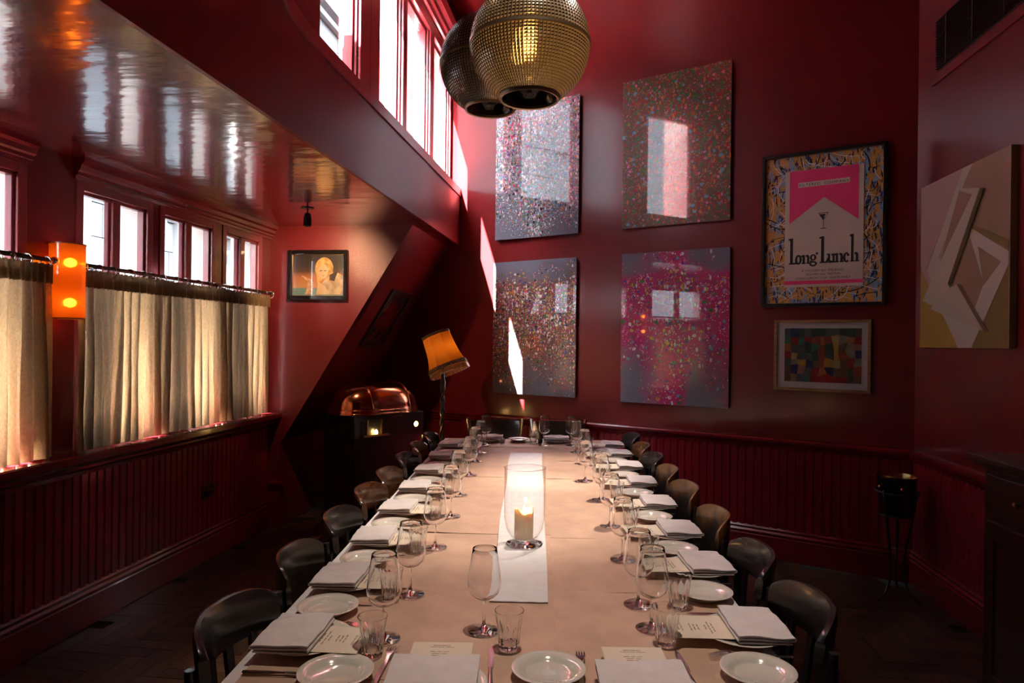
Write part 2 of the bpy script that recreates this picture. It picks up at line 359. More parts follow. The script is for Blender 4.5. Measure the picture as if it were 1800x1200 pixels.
# head moulding under the soffit
HEAD = [(0, 2.31), (.014, 2.31), (.018, 2.328), (.028, 2.332), (.03, 2.348), (.042, 2.356), (.048, 2.38), (.062, 2.392), (.066, ZS), (0, ZS)]
for k, (a, b) in enumerate([(YN, 2.86), (3.13, CH)]):
    struct(obj('trim_%d' % (4 + k), moulding(HEAD, (XL, a, 0), (XL, b, 0), (1, 0, 0)), M_TRIM))
for k, (a, b) in enumerate(PAIRS):
    w = struct(bpy.data.objects.new('window_%d' % (k + 1), None)); COL.objects.link(w); w.location = (XL, (a + b) / 2, ZW0); h = (b - a) / 2; H = ZW1 - ZW0
    fr = MB()
    for (y0, y1, z0, z1) in ((-h - .05, -h, -.05, H + .05), (h, h + .05, -.05, H + .05), (-h, h, H, H + .05), (-h, h, -.05, 0)): fr.box((-.065, y0, z0), (.006, y1, z1))
    obj('window_frame', fr, M_WFRAME, w, bevel=.004)
    st = MB()
    for (y0, y1, z0, z1) in ((-h, -h + .016, 0, H), (h - .016, h, 0, H), (-h, h, H - .016, H), (-h, h, 0, .016)): st.box((-.05, y0, z0), (-.012, y1, z1))
    obj('glazing_bead', st, M_WFRAME, w, bevel=.003)
    mw = .028
    obj('mullion', MB().box((-.06, -mw, 0), (0.0, mw, H)).box((-.05, -mw - .012, 0), (-.022, mw + .012, H)), M_WFRAME, w, bevel=.004)
    for sg in (-1, 1):
        obj('pane', MB().box((-.042, min(sg * mw, sg * h), 0), (-.038, max(sg * mw, sg * h), H)), M_PANE, w)
# white outer piers and the eave
op = MB(); pe = [YN] + [v for a, b in PAIRS for v in (a - .05, b + .012)] + [5.35]
for i in range(0, len(pe), 2): op.box((XL - .24, pe[i], 0), (XL - .071, pe[i + 1], ZW1 + .05))
for a, b in PAIRS: op.box((XL - .20, a - .06, 0), (XL - .071, b + .03, .90)).box((XL - .24, a - .06, ZW1 + .05), (XL - .071, b + .03, ZS))
struct(obj('wall_outer_pier', op, M_WHITEOUT))

# --- dormer soffit / roof, beam, upper wall with clerestory
sf = MB().box((XL - .42, YN - .15, ZS), (-1.3801, CH + .12, ZS + .12)).box((-1.60, CH + .12, ZS), (-1.3801, 7.1, ZS + .12))
struct(obj('ceiling_dormer', sf, M_SOFFIT))
XB, XI, XO = -1.36, -1.46, -1.58
CP = [(3.22, 3.93), (4.28, 4.80), (4.90, 5.58), (5.70, 6.34)]
ZK0, ZK1 = 2.95, 4.12
bf = MB().box((XB - .02, YN - .15, ZS), (XB, 6.6, 2.875))
struct(obj('wall_beam', bf, mat('red_beam_paint', RED, 0.38, coat=0.25, coat_rough=0.18, bump=(3.0, 0.12, 3), stretch=(1, 1, .5))))
# cap moulding: follows the sill and ramps up at its near end
cap = MB()
capath = [(2.30, 3.62), (2.52, 3.18), (2.66, 3.0), (2.80, 2.915), (2.96, 2.885), (3.2, 2.88), (6.6, 2.88)]
for (y0, z0), (y1, z1) in zip(capath[:-1], capath[1:]):
    cap.prism([(XB - .14, y0, z0), (XB - .14, y1, z1), (XB - .14, y1, z1 + .07), (XB - .14, y0, z0 + .07)], (.15, 0, 0))
cap.box((XO - .1, 3.1, 2.90), (XB, 6.6, 2.95))
struct(obj('trim_6', cap, M_WFRAME))
up = MB().prism([(XB - .004, YN - .15, 2.87), (XB - .004, 2.5, 2.87), (XB - .004, 3.12, 2.87), (XB - .004, 3.12, ZC + .1), (XB - .004, YN - .15, ZC + .1)], (-.2, 0, 0))
up.box((XO, 3.12, ZK1 + .09), (XB - .004, 6.7, ZC + .1)).box((XO, 6.37, 2.87), (XI, 6.7, ZK1 + .1))
up.box((XO, 3.10, 2.86), (XI - .02, 6.7, 2.94)).box((XO, YN - .15, ZS + .1), (XB - .021, 6.7, 2.87))
wall_clerestory = struct(obj('wall_clerestory', up, M_RED))
HD2 = [(0, 4.13), (.02, 4.13), (.03, 4.16), (.05, 4.17), (.06, 4.20), (.09, 4.22), (.11, 4.27), (0, 4.27)]
struct(obj('trim_7', moulding(HD2, (XI + .06, 3.15, 0), (XI + .06, 6.45, 0), (1, 0, 0)), M_WFRAME))
edges = [3.14] + [v for ab in CP for v in ab] + [6.37]
for k, (a, b) in enumerate(CP):
    w = struct(bpy.data.objects.new('window_%d' % (k + 5), None)); COL.objects.link(w); w.location = (XI, (a + b) / 2, ZK0); h = (b - a) / 2; H = ZK1 - ZK0
    y_lo = edges[0] - (a + b) / 2 if k == 0 else (edges[2 * k] + edges[2 * k + 1]) / 2 - (a + b) / 2
    y_hi = (edges[2 * k + 2] + edges[2 * k + 3]) / 2 - (a + b) / 2 if k < 3 else edges[-1] - (a + b) / 2
    fr = MB().box((XO - XI, y_lo, 0), (0, -h, H + .1)).box((XO - XI, h, 0), (0, y_hi, H + .1)).box((XO - XI, -h, H), (0, h, H + .1))
    obj('window_frame', fr, M_WFRAME, w, bevel=.004)
    st = MB()
    for (y0, y1, z0, z1) in ((-h, -h + .03, 0, H), (h - .035, h, 0, H), (-h, h, H - .03, H), (-h, h, 0, .03)): st.box((-.095, y0, z0), (-.04, y1, z1))
    st.box((-.04, h - .016, 0), (-.02, h, H))
    obj('window_sash', st, M_WFRAME, w, bevel=.003)
    obj('pane', MB().box((-.072, -h + .01, .01), (-.068, h - .01, H - .01)), M_PANE, w)
ow = MB()
for i, (y0, y1) in enumerate([(2.9, 3.16), (3.97, 4.22), (4.84, 4.87), (5.62, 5.66), (6.39, 6.7)]):
    ow.box((XO - .03, y0, 2.6), (XO - .002, y1, 4.4))
ow.box((XO - .03, 2.9, ZK1 + .02), (XO - .002, 6.7, 4.7))
ow.box((XO - .48, 2.92, 2.6), (XO - .031, 3.16, 4.5))  # unseen fin, added to keep the sun off the nearest clerestory pane
struct(obj('wall_outer_clerestory_and_sun_fin', ow, M_WHITEOUT))
ce = MB().prism([(XO - .05, YN - .15, ZC), (XR + .15, YN - .15, ZC), (XR + .15, 4.75, ZC), (XO - .05, 6.75, ZC)], (0, 0, .12))
struct(obj('ceiling', ce, M_RED))

# --- cheek wall, sloping wall, knee wall
sx0, sz0, sx1, sz1 = -1.49, ZS, -2.56, 0.68
ck = MB().prism([(XL - .14, CH, 0), (XL - .14, CH, ZS), (sx0, CH, ZS), (sx1, CH, sz1), (sx1, CH, 0)], (0, .10, 0))
struct(obj('wall_cheek', ck, M_CHEEK))
nsl = Vector((sz1 - sz0, 0, sx0 - sx1)).normalized()
if nsl.x > 0: nsl = -nsl
sl = MB().prism([(sx0, CH + .002, sz0), (sx1, CH + .002, sz1), (sx1, 7.25, sz1), (sx0, 7.25, sz0)], Vector((nsl.x, 0, nsl.z)) * .12)
struct(obj('wall_sloped', sl, M_RED))
struct(obj('wall_knee', MB().box((sx1 - .1, CH + .1, 0), (sx1, 7.25, sz1 + .02)), M_BOARD))
struct(obj('trim_8', MB().box((sx1 - .08, CH - .05, .355), (sx1 + .03, CH + .02, .372)).box((sx1 - .11, CH - .03, 0), (sx1 + .01, CH, .355)), M_BOARD))

# ================================================================== OUTSIDE: building across the street
bd = thing('terracotta_building', 'white glazed terracotta building with ornament seen outside the windows', 'building', (-11, 6, 0))
M_TERRA = mat('white_terracotta', (0.29, 0.30, 0.30), 0.35, coat=0.3, var=(1.2, 0.05), bump=(6, 0.05))
M_TERRA2 = mat('white_terracotta_cool', (0.27, 0.29, 0.305), 0.35, coat=0.3, var=(1.2, 0.05))
M_SHADE = mat('facade_window_glass', (0.16, 0.22, 0.26), 0.08)
obj('wall', MB().box((-1.0, -16, -4), (-.12, 24, 14.0)), M_TERRA2, bd)
bl = MB().box((0, .008, .008), (.0, .008, .008))
BY, BZ = 1.55, 0.74
bmA = MB().box((-.12, .012, .012), (0, BY - .012, BZ - .012)).mesh('stone_block', M_TERRA)
bmB = MB().box((-.12, .012, .012), (.02, BY - .012, BZ - .012)).mesh('stone_block', M_TERRA2)
fwins = [(-3, 3.7), (1.2, 3.2), (13.95, 3.2), (9.3, 9.1), (13.95, 9.1), (18.6, 9.1), (4.65, 9.1), (0, 9.1), (17.05, 3.2)]
cnt = 0
for r in range(0, 18):
    for c in range(-5, 15):
        y = c * BY + (.5 * BY if r % 2 else 0); z = .74 + r * BZ
        if any(abs(y + BY / 2 - wy) < 1.15 and wz - .3 < z + BZ / 2 < wz + 2.5 for wy, wz in fwins): continue
        if (c < -1 and (r > 12)): continue
        if r > 15 and c < 6: continue
        cnt += 1
        if cnt > 296: continue
        link('stone_block', bmA if (r + c) % 3 else bmB, bd, (0, y, z))
for wy, wz in fwins:
    f = MB()
    f.box((-.1, -1.0, 0), (.06, -.86, 2.2)).box((-.1, .86, 0), (.06, 1.0, 2.2)).box((-.1, -1.0, 2.2), (.1, 1.0, 2.38)).box((-.1, -1.05, -.15), (.14, 1.05, 0)).box((-.1, -.05, 0), (.02, .05, 2.2)).box((-.1, -.9, 1.15), (.02, .9, 1.22))
    wo = obj('window', f, M_TERRA, bd, loc=(0, wy, wz))
    obj('window_glass', MB().box((-.11, -.9, 0), (-.07, .9, 2.2)), M_SHADE, wo)
for cyy in (5.2, 6.9, 10.6, 11.6):
    obj('pilaster', MB().box((0, -.35, -2), (.14, .35, 4.9)).box((0, -.42, 4.9), (.2, .42, 5.15)), M_TERRA, bd, loc=(0, cyy, 0))
CORN = [(0, 0), (.25, 0), (.3, .15), (.55, .25), (.6, .45), (0, .5)]
obj('cornice', moulding(CORN, (0, -16, 13.95), (0, 24, 13.95), (1, 0, 0)), M_TERRA2, bd)
obj('string_course', moulding([(0, 0), (.1, 0), (.22, .12), (.34, .16), (.34, .3), (0, .34)], (0, 9.2, 4.45), (0, 24, 4.45), (1, 0, 0)), mat('grey_stone', (0.45, 0.46, 0.48), .6), bd)
def scroll(cx, cz, r0, turns, sg):
    return [(0.10 + .01 * i / 20, cx + sg * r0 * (1 - i / 44) * cos(i / 40 * turns * 2 * pi), cz + r0 * (1 - i / 44) * sin(i / 40 * turns * 2 * pi)) for i in range(41)]
orn = MB().tube(scroll(8.35, 4.25, .38, 1.6, 1), .085, 8).tube(scroll(9.55, 4.25, .30, 1.6, -1), .075, 8)
for q in range(16):
    a = q * 2.4; rr = .09 + .028 * (q % 5)
    orn.lathe([(0.001, -.1), (.10, -.07), (.13, 0), (.1, .07), (.001, .1)], 8, M=T(.08, 8.95 + rr * 2.2 * cos(a), 4.05 + rr * 1.8 * sin(a)))
for q in range(9):
    for yy in (8.6, 9.25): orn.lathe([(0.001, -.07), (.07, -.04), (.07, .04), (.001, .07)], 8, M=T(.05, yy + .05 * sin(q * 2), 3.5 - q * .12))
obj('cartouche_ornament', orn, M_TERRA, bd, smooth=60)

# ================================================================== CURTAINS, RODS, SCONCE
def curtain(name, y0, y1, label, seed, zt=1.845, zb=.935, xc=-2.60):
    rnd = random.Random(seed); npl = max(4, int((y1 - y0) / .072)); ph = [rnd.uniform(.75, 1.25) for _ in range(npl + 2)]
    tot = sum(ph[:npl]); acc = [0]
    for p in ph[:npl]: acc.append(acc[-1] + p / tot)
    am = [rnd.uniform(.6, 1.35) for _ in range(npl + 1)]
    def wave(u):
        k = 0
        while k < npl - 1 and u > acc[k + 1]: k += 1
        f = (u - acc[k]) / (acc[k + 1] - acc[k]); return am[k] * (1 - f) + am[k + 1] * f, (k + f) * 2 * pi
    def fn(u, v):
        a, p = wave(min(max(u, 0), 1)); amp = .012 + .020 * (1 - v) ** .6
        x = xc + a * amp * sin(p) + .006 * sin(p * 2.3 + v * 4)
        y = y0 + (y1 - y0) * u + a * .010 * cos(p * 1.0 + 1.2) * (1 - v) + .02 * (1 - v) * sin(u * 9 + seed)
        z = zb + (zt - .03 - zb) * v + (.004 * sin(p) if v < .01 else 0)
        return (x, y, z)
    t = thing(name, label, 'curtain', (0, 0, 0), 0, None)
    o = obj('curtain_panel', MB().grid(fn, npl * 12, 22), M_CURTAIN, t, smooth=180)
    def fh(u, v):
        a, p = wave(u); p2 = p * 2.0
        return (xc + .012 + a * .007 * sin(p2), y0 + (y1 - y0) * u, zt - .085 + .09 * v + .002 * sin(p2))
    obj('heading_band', MB().grid(fh, npl * 14, 2), M_TAPE, t, smooth=180)
    return t
curtain('cafe_curtain', 3.09, 5.05, 'long beige linen cafe curtain under the three window pairs right of the sconce', 3)
curtain('cafe_curtain', 1.75, 2.92, 'beige linen cafe curtain cut by the picture edge left of the sconce', 5)
def rod(y0, y1, nr, label, grp):
    t = thing('curtain_rod', label, 'curtain rod', (-2.60, y0, 1.872))
    obj('pole', MB().tube([(0, 0, 0), (0, y1 - y0, 0)], .011, 12), mat('dark_bronze', (.10, .06, .045), .25, .8), t, smooth=50)
    fin = MB().lathe([(.001, -.02), (.014, -.014), (.02, 0), (.014, .014), (.001, .02)], 12)
    for yy in (-.012, y1 - y0 + .012): link('finial', fin.mesh('finial', M_CHROME, 180), t, (0, yy, 0))
    rg = MB().tube([((.026 * cos(a * pi / 8)), 0, .026 * sin(a * pi / 8)) for a in range(16)], .0036, 6, closed=True).mesh('ring', M_CHROME, 180)
    for i in range(nr):
        r_ = link('ring', rg, t, (0, .03 + (y1 - y0 - .06) * i / (nr - 1) + random.uniform(-.02, .02), -.013)); r_.rotation_euler = (0, random.uniform(-.3, .3), random.uniform(-.5, .5))
    for yy in (.12, y1 - y0 - .12): obj('bracket', MB().box((-.075, yy - .006, -.012), (0, yy + .006, -.002)), M_BLACK, t)
rod(3.10, 5.09, 19, 'bronze rod with chrome rings carrying the long linen curtain', None)
rod(1.70, 2.93, 12, 'bronze rod with chrome rings ending left of the orange sconce', None)
# sconce
sc_ = thing('wall_sconce', 'glowing amber cylinder wall sconce between the two curtains', 'lamp', (-2.60, 3.02, 1.60))
ms, n_, l_, p_ = nodes_of('amber_shade'); n_.remove(p_); o_ = n_['Material Output']
tr_ = n_.new('ShaderNodeBsdfTranslucent'); tr_.inputs[0].default_value = (.72, .17, .010, 1); df_ = n_.new('ShaderNodeBsdfDiffuse'); df_.inputs[0].default_value = (.50, .11, .008, 1)
mx_ = n_.new('ShaderNodeMixShader'); mx_.inputs[0].default_value = .6; l_.new(df_.outputs[0], mx_.inputs[1]); l_.new(tr_.outputs[0], mx_.inputs[2])
rf_ = n_.new('ShaderNodeBsdfRefraction'); rf_.inputs[0].default_value = (1.0, .36, .04, 1); rf_.inputs['Roughness'].default_value = .45; rf_.inputs['IOR'].default_value = 1.35; mr_ = n_.new('ShaderNodeMixShader'); mr_.inputs[0].default_value = .35; l_.new(mx_.outputs[0], mr_.inputs[1]); l_.new(rf_.outputs[0], mr_.inputs[2])
gl_ = n_.new('ShaderNodeBsdfGlossy'); gl_.inputs['Roughness'].default_value = .15; m2_ = n_.new('ShaderNodeMixShader'); m2_.inputs[0].default_value = .05; l_.new(mr_.outputs[0], m2_.inputs[1]); l_.new(gl_.outputs[0], m2_.inputs[2]); l_.new(m2_.outputs[0], o_.inputs[0])
obj('shade', MB().lathe([(.077, 0), (.077, .36)], 40), ms, sc_, smooth=180)
obj('top_rim', MB().lathe([(.079, 0), (.079, .006), (.074, .006), (.074, 0)], 40, M=T(0, 0, .357)).lathe([(.079, 0), (.079, .006), (.074, .006), (.074, 0)], 40, M=T(0, 0, -.004)), mat('amber_rim', (.25, .06, .01), .4), sc_, smooth=60)
obj('back_plate', MB().box((-.072, -.03, .02), (-.055, .03, .34)), M_BRASS, sc_)
for zz in (.075, .27): obj('bulb', MB().lathe([(.001, -.022), (.016, -.014), (.02, 0), (.016, .014), (.001, .022)], 14, M=T(.012, 0, zz)), M_BULB2, sc_, smooth=180)
# ceiling spot fitting in the dormer
cs = thing('ceiling_spotlight', 'small black cylinder spotlight hanging from the glossy dormer ceiling', 'lamp', (-2.04, 4.5, 2.42))
obj('ceiling_rose', MB().lathe([(.001, 0), (.045, 0), (.045, -.006), (.001, -.006)], 24), M_BLACK, cs, smooth=40)
obj('stem', MB().tube([(0, 0, 0), (0, 0, -.045)], .006, 8), M_BLACK, cs)
obj('housing', MB().lathe([(.001, -.035), (.018, -.036), (.026, -.05), (.028, -.07), (.028, -.125), (.02, -.125), (.02, -.11), (.001, -.11)], 24), M_BLACKG, cs, smooth=40)
spot('dormer_spotlight', (-2.04, 4.53, 2.285), (-2.25, 5.2, 1.95), 9, 110, .8, (1.0, .62, .32), .02)

# socket
sk = thing('wall_socket', 'patinated double wall socket on the dark boards below the windows', 'socket', (XL + .014, 4.34, .472))
obj('face_plate', MB().box((0, -.075, -.045), (.006, .075, .045)), mat('aged_plate', (.10, .07, .045), .3, .8, var=(60, .6)), sk, bevel=.002)
for yy in (-.035, .035):
    obj('outlet', MB().box((.006, yy - .02, -.028), (.008, yy + .02, .004)), M_BLACK, sk)
    obj('switch', MB().box((.006, yy - .008, .014), (.011, yy + .008, .034)), M_BRASS, sk)

# ================================================================== PICTURES
def frame_on(name, label, cat, origin, ex, ez, en):
    """empty with local x along ex, y along -en (into the wall), z up"""
    t = thing(name, label, cat, origin)
    m = Matrix((ex.to_4d(), (-en).to_4d(), ez.to_4d(), (0, 0, 0, 1))).transposed()
    for i in range(3): m[3][i] = 0
    t.rotation_euler = m.to_3x3().to_euler()
    return t
EZ = Vector((0, 0, 1))
def splatter(name, base, palette, zones, seed, dens=1.0, sc=1.0, streak=0.0, haze=1.5):
    """paint splatter: four sizes of voronoi drops over a grey metal ground; zones = list of (z, density) 0..1 up the sheet"""
    m, n, l, p = nodes_of(name)
    tc = n.new('ShaderNodeTexCoord'); sx = n.new('ShaderNodeSeparateXYZ'); l.new(tc.outputs['Generated'], sx.inputs[0])
    nz = n.new('ShaderNodeTexNoise'); nz.inputs['Scale'].default_value = 3.2; nz.inputs['Detail'].default_value = 4
    mp0 = n.new('ShaderNodeMapping'); mp0.inputs['Location'].default_value = (seed, seed * 1.7, 0); l.new(tc.outputs['Object'], mp0.inputs[0]); l.new(mp0.outputs[0], nz.inputs['Vector'])
    rp = n.new('ShaderNodeValToRGB'); e = rp.color_ramp.elements
    for i, (z, d) in enumerate(zones):
        x = e[i] if i < 2 else e.new(z); x.position = z; x.color = (d, d, d, 1)
    l.new(sx.outputs[2], rp.inputs[0])
    mn = n.new('ShaderNodeMath'); mn.operation = 'MULTIPLY_ADD'; mn.inputs[1].default_value = 1.5; mn.inputs[2].default_value = -0.75; l.new(nz.outputs[0], mn.inputs[0])
    dn = n.new('ShaderNodeMath'); dn.operation = 'ADD'; l.new(rp.outputs[0], dn.inputs[0]); l.new(mn.outputs[0], dn.inputs[1])
    ctr = n.new('ShaderNodeValToRGB'); ce_ = ctr.color_ramp.elements; ce_[0].position = .32; ce_[0].color = (0, 0, 0, 1); ce_[1].position = .70; ce_[1].color = (0, 0, 0, 1); x = ce_.new(.53); x.color = (1, 1, 1, 1)
    l.new(sx.outputs[0], ctr.inputs[0]); cm = n.new('ShaderNodeMath'); cm.operation = 'MULTIPLY_ADD'; cm.inputs[1].default_value = streak; l.new(ctr.outputs[0], cm.inputs[0]); l.new(dn.outputs[0], cm.inputs[2]); dn = cm
    cur = None
    rgb = n.new('ShaderNodeRGB'); rgb.outputs[0].default_value = (*base, 1); cur = rgb.outputs[0]
    pr = n.new('ShaderNodeValToRGB'); pr.color_ramp.interpolation = 'CONSTANT'; pe_ = pr.color_ramp.elements
    # tinted haze
    nz2 = n.new('ShaderNodeTexNoise'); nz2.inputs['Scale'].default_value = 14; nz2.inputs['Detail'].default_value = 6; l.new(mp0.outputs[0], nz2.inputs['Vector'])
    hz = n.new('ShaderNodeMath'); hz.operation = 'MULTIPLY'; hz.use_clamp = True; hm = n.new('ShaderNodeMath'); hm.operation = 'MULTIPLY'; hm.inputs[1].default_value = haze; l.new(dn.outputs[0], hm.inputs[0]); l.new(hm.outputs[0], hz.inputs[0]); l.new(nz2.outputs[0], hz.inputs[1])
    mh = n.new('ShaderNodeMix'); mh.data_type = 'RGBA'; l.new(hz.outputs[0], mh.inputs[0]); l.new(cur, mh.inputs[6]); mh.inputs[7].default_value = (*palette[0], 1); cur = mh.outputs[2]
    for li, (scale, thr, w) in enumerate([(120, .46, .55), (80, .44, .45), (46, .40, .34), (24, .34, .34), (58, .42, .40)]):
        vo = n.new('ShaderNodeTexVoronoi'); vo.inputs['Scale'].default_value = scale * sc; vo.inputs['Randomness'].default_value = 1
        mp = n.new('ShaderNodeMapping'); mp.inputs['Location'].default_value = (seed + li * 3.3, 0, li * 1.7); mp.inputs['Rotation'].default_value = (0, .4 * li, 0); mp.inputs['Scale'].default_value = (1, 0.0, (.75, 1.2, .9, 1.15, .5)[li])
        nd = n.new('ShaderNodeTexNoise'); nd.inputs['Scale'].default_value = scale * .7; l.new(tc.outputs['Object'], nd.inputs['Vector'])
        vm = n.new('ShaderNodeVectorMath'); vm.operation = 'MULTIPLY_ADD'; vm.inputs[1].default_value = (.5 / scale,) * 3; l.new(nd.outputs['Color'], vm.inputs[0]); l.new(tc.outputs['Object'], vm.inputs[2])
        l.new(vm.outputs[0], mp.inputs[0]); l.new(mp.outputs[0], vo.inputs['Vector'])
        sc3 = n.new('ShaderNodeSeparateColor'); l.new(vo.outputs['Color'], sc3.inputs[0])
        lt = n.new('ShaderNodeMath'); lt.operation = 'LESS_THAN'; lt.inputs[1].default_value = thr; l.new(vo.outputs['Distance'], lt.inputs[0])
        th = n.new('ShaderNodeMath'); th.operation = 'MULTIPLY'; th.inputs[1].default_value = w * dens; l.new(dn.outputs[0], th.inputs[0])
        l2 = n.new('ShaderNodeMath'); l2.operation = 'LESS_THAN'; l.new(sc3.outputs[0], l2.inputs[0]); l.new(th.outputs[0], l2.inputs[1])
        mk = n.new('ShaderNodeMath'); mk.operation = 'MULTIPLY'; l.new(lt.outputs[0], mk.inputs[0]); l.new(l2.outputs[0], mk.inputs[1])
        r = n.new('ShaderNodeValToRGB'); r.color_ramp.interpolation = 'CONSTANT'; ee = r.color_ramp.elements
        pal = palette[1:]; k0 = (li * 3) % len(pal); pal = pal[k0:] + pal[:k0]
        for i, c in enumerate(pal):
            x = ee[i] if i < 2 else ee.new(i / len(pal)); x.position = i / len(pal); x.color = (*c, 1)
        l.new(sc3.outputs[1], r.inputs[0])
        mx = n.new('ShaderNodeMix'); mx.data_type = 'RGBA'; l.new(mk.outputs[0], mx.inputs[0]); l.new(cur, mx.inputs[6]); l.new(r.outputs[0], mx.inputs[7]); cur = mx.outputs[2]
    l.new(cur, p.inputs['Base Color'])
    p.inputs['Roughness'].default_value = .3; p.inputs['Coat Weight'].default_value = 1; p.inputs['Coat Roughness'].default_value = .008; p.inputs['Coat IOR'].default_value = 1.9
    return m
WHT, PNK, MAG, GRN, BLU, CYN, ORG, YEL, BLK, RDD = (.75, .75, .75), (.75, .25, .45), (.45, .02, .16), (.03, .22, .05), (.03, .05, .35), (.15, .45, .62), (.65, .20, .04), (.62, .42, .06), (.01, .01, .012), (.40, .02, .03)
SG = (.17, .175, .24)
panels = [
    ('splatter_painting', 'splatter painting in pale multicoloured flecks, upper left of the four, behind the pendants', (-.967, -.203), (2.427, 3.592), splatter('splatter_pale', (.15, .16, .22), [(.24, .23, .24), WHT, CYN, ORG, GRN, PNK, BLU, WHT, CYN, WHT, MAG, BLK], [(0, .1), (.25, .7), (.7, 1.1), (1, .9)], 1.3, 1.5, 1.0, .5, 1.1)),
    ('splatter_painting', 'splatter painting in dark green and brown flecks, upper right and highest of the four', (.150, .926), (2.427, 3.603), splatter('splatter_green', (.14, .13, .13), [(.13, .085, .05), GRN, ORG, RDD, (.06, .16, .06), (.28, .17, .11), PNK, GRN, CYN, (.2, .08, .05), RDD, (.33, .12, .04)], [(0, .4), (.15, .8), (.7, .95), (1, .7)], 4.1, 1.5, .85, .3, 2.2)),
    ('splatter_painting', 'splatter painting with a brown fleck cloud on grey, lower left beside the floor lamp', (-.976, -.213), (1.05, 2.226), splatter('splatter_brown', SG, [(.14, .075, .06), WHT, ORG, RDD, GRN, PNK, YEL, BLK, BLU, WHT, (.3, .14, .08), MAG], [(0, .0), (.15, .3), (.5, 1.1), (.78, 1.15), (.86, .3), (1, .02)], 7.7, 1.2, 1.0, .0, 2.4)),
    ('splatter_painting', 'splatter painting with a magenta fleck band, lower right of the four', (.157, .930), (1.042, 2.226), splatter('splatter_magenta', SG, [(.50, .012, .17), MAG, WHT, PNK, RDD, BLU, MAG, CYN, WHT, (.35, .01, .2), GRN, YEL], [(0, .0), (.3, .25), (.58, .75), (.66, 1.2), (.80, 1.1), (.87, .2), (1, .02)], 9.2, .9, .85, .7, 3.6)),
]
for nm, lab, (xa, xb), (za, zb), m in panels:
    ua, ub = (xa - BP.x) / UD.x, (xb - BP.x) / UD.x; wd = ub - ua
    t = frame_on(nm, lab, 'painting', bw(ua, za, .0), UD, EZ, BN)
    obj('support_panel', MB().box((.01, -.026, .01), (wd - .01, -.001, zb - za - .01)), M_BLACK, t)
    obj('painted_sheet', MB().box((0, -.034, 0), (wd, -.026, zb - za)), m, t, bevel=.001)

# --- Long Lunch poster
def poly(mb, pts, y, mi=0, th=.0006):
    mb.prism([(x, y, z) for x, z in pts], (0, -th, 0), mi)
def ell(cx, cz, a, b, a0=0, a1=360, n=20): return [(cx + a * cos(radians(a0 + (a1 - a0) * i / n)), cz + b * sin(radians(a0 + (a1 - a0) * i / n))) for i in range(n + 1)]
def ring(mb, cx, cz, ao, bo, ai, bi, a0, a1, y, n=18, th=.0006):
    o = ell(cx, cz, ao, bo, a0, a1, n); i = ell(cx, cz, ai, bi, a0, a1, n)
    for k in range(n): poly(mb, [o[k], o[k + 1], i[k + 1], i[k]], y, 0, th)
def text_mesh(txt, size, m, extr=.0004, shear=0.0, spacing=1.0, align='CENTER'):
    c = bpy.data.curves.new('lettering', 'FONT'); c.body = txt; c.size = size; c.align_x = align; c.shear = shear; c.space_character = spacing; c.extrude = extr; c.resolution_u = 2
    o = bpy.data.objects.new('tmp', c); COL.objects.link(o); bpy.context.view_layer.update()
    me = bpy.data.meshes.new_from_object(o.evaluated_get(bpy.context.evaluated_depsgraph_get())); bpy.data.objects.remove(o); me.materials.clear(); me.materials.append(m); return me
LLu, LLz = -.951, 1.781
ll = frame_on('framed_poster', 'black-framed poster with pink chevron and the words Long Lunch', 'poster', bw(LLu, LLz), UD, EZ, BN)
lw2, lh2 = .785, 1.066
fr = MB()
for a, b in (((0, 0), (.022, lh2)), ((lw2 - .022, 0), (lw2, lh2)), ((.022, 0), (lw2 - .022, .022)), ((.022, lh2 - .022), (lw2 - .022, lh2))): fr.box((a[0], -.05, a[1]), (b[0], -.001, b[1]))
obj('frame', fr, M_BLACK, ll, bevel=.002)
m, n, l, p = nodes_of('drip_paint')
tc = n.new('ShaderNodeTexCoord'); cur = n.new('ShaderNodeRGB').outputs[0]; cur.default_value = (.66, .34, .07, 1)
for li, (col, sc0, thr, rotd, st) in enumerate([((.26, .40, .62), 20, .54, 20, 1.5), ((.012, .012, .02), 30, .58, 60, 2.6), ((.02, .03, .25), 26, .62, 110, 1.6), ((.62, .33, .07), 30, .60, 150, 1.8), ((.15, .22, .4), 44, .62, 75, 3)]):
    mp = n.new('ShaderNodeMapping'); mp.inputs['Rotation'].default_value = (0, radians(rotd), 0); mp.inputs['Scale'].default_value = (st, 1, .6); mp.inputs['Location'].default_value = (li * 2.1, 0, li); l.new(tc.outputs['Object'], mp.inputs[0])
    t = n.new('ShaderNodeTexNoise'); t.inputs['Scale'].default_value = sc0; t.inputs['Detail'].default_value = 5; l.new(mp.outputs[0], t.inputs['Vector'])
    g = n.new('ShaderNodeMath'); g.operation = 'GREATER_THAN'; g.inputs[1].default_value = thr; l.new(t.outputs[0], g.inputs[0])
    mx = n.new('ShaderNodeMix'); mx.data_type = 'RGBA'; l.new(g.outputs[0], mx.inputs[0]); l.new(cur, mx.inputs[6]); mx.inputs[7].default_value = (*col, 1); cur = mx.outputs[2]
l.new(cur, p.inputs['Base Color']); p.inputs['Roughness'].default_value = .5
obj('drip_painted_mount', MB().box((.022, -.02, .022), (lw2 - .022, -.01, lh2 - .022)), m, ll)
rnd = random.Random(11); strd = MB(); strk = MB()
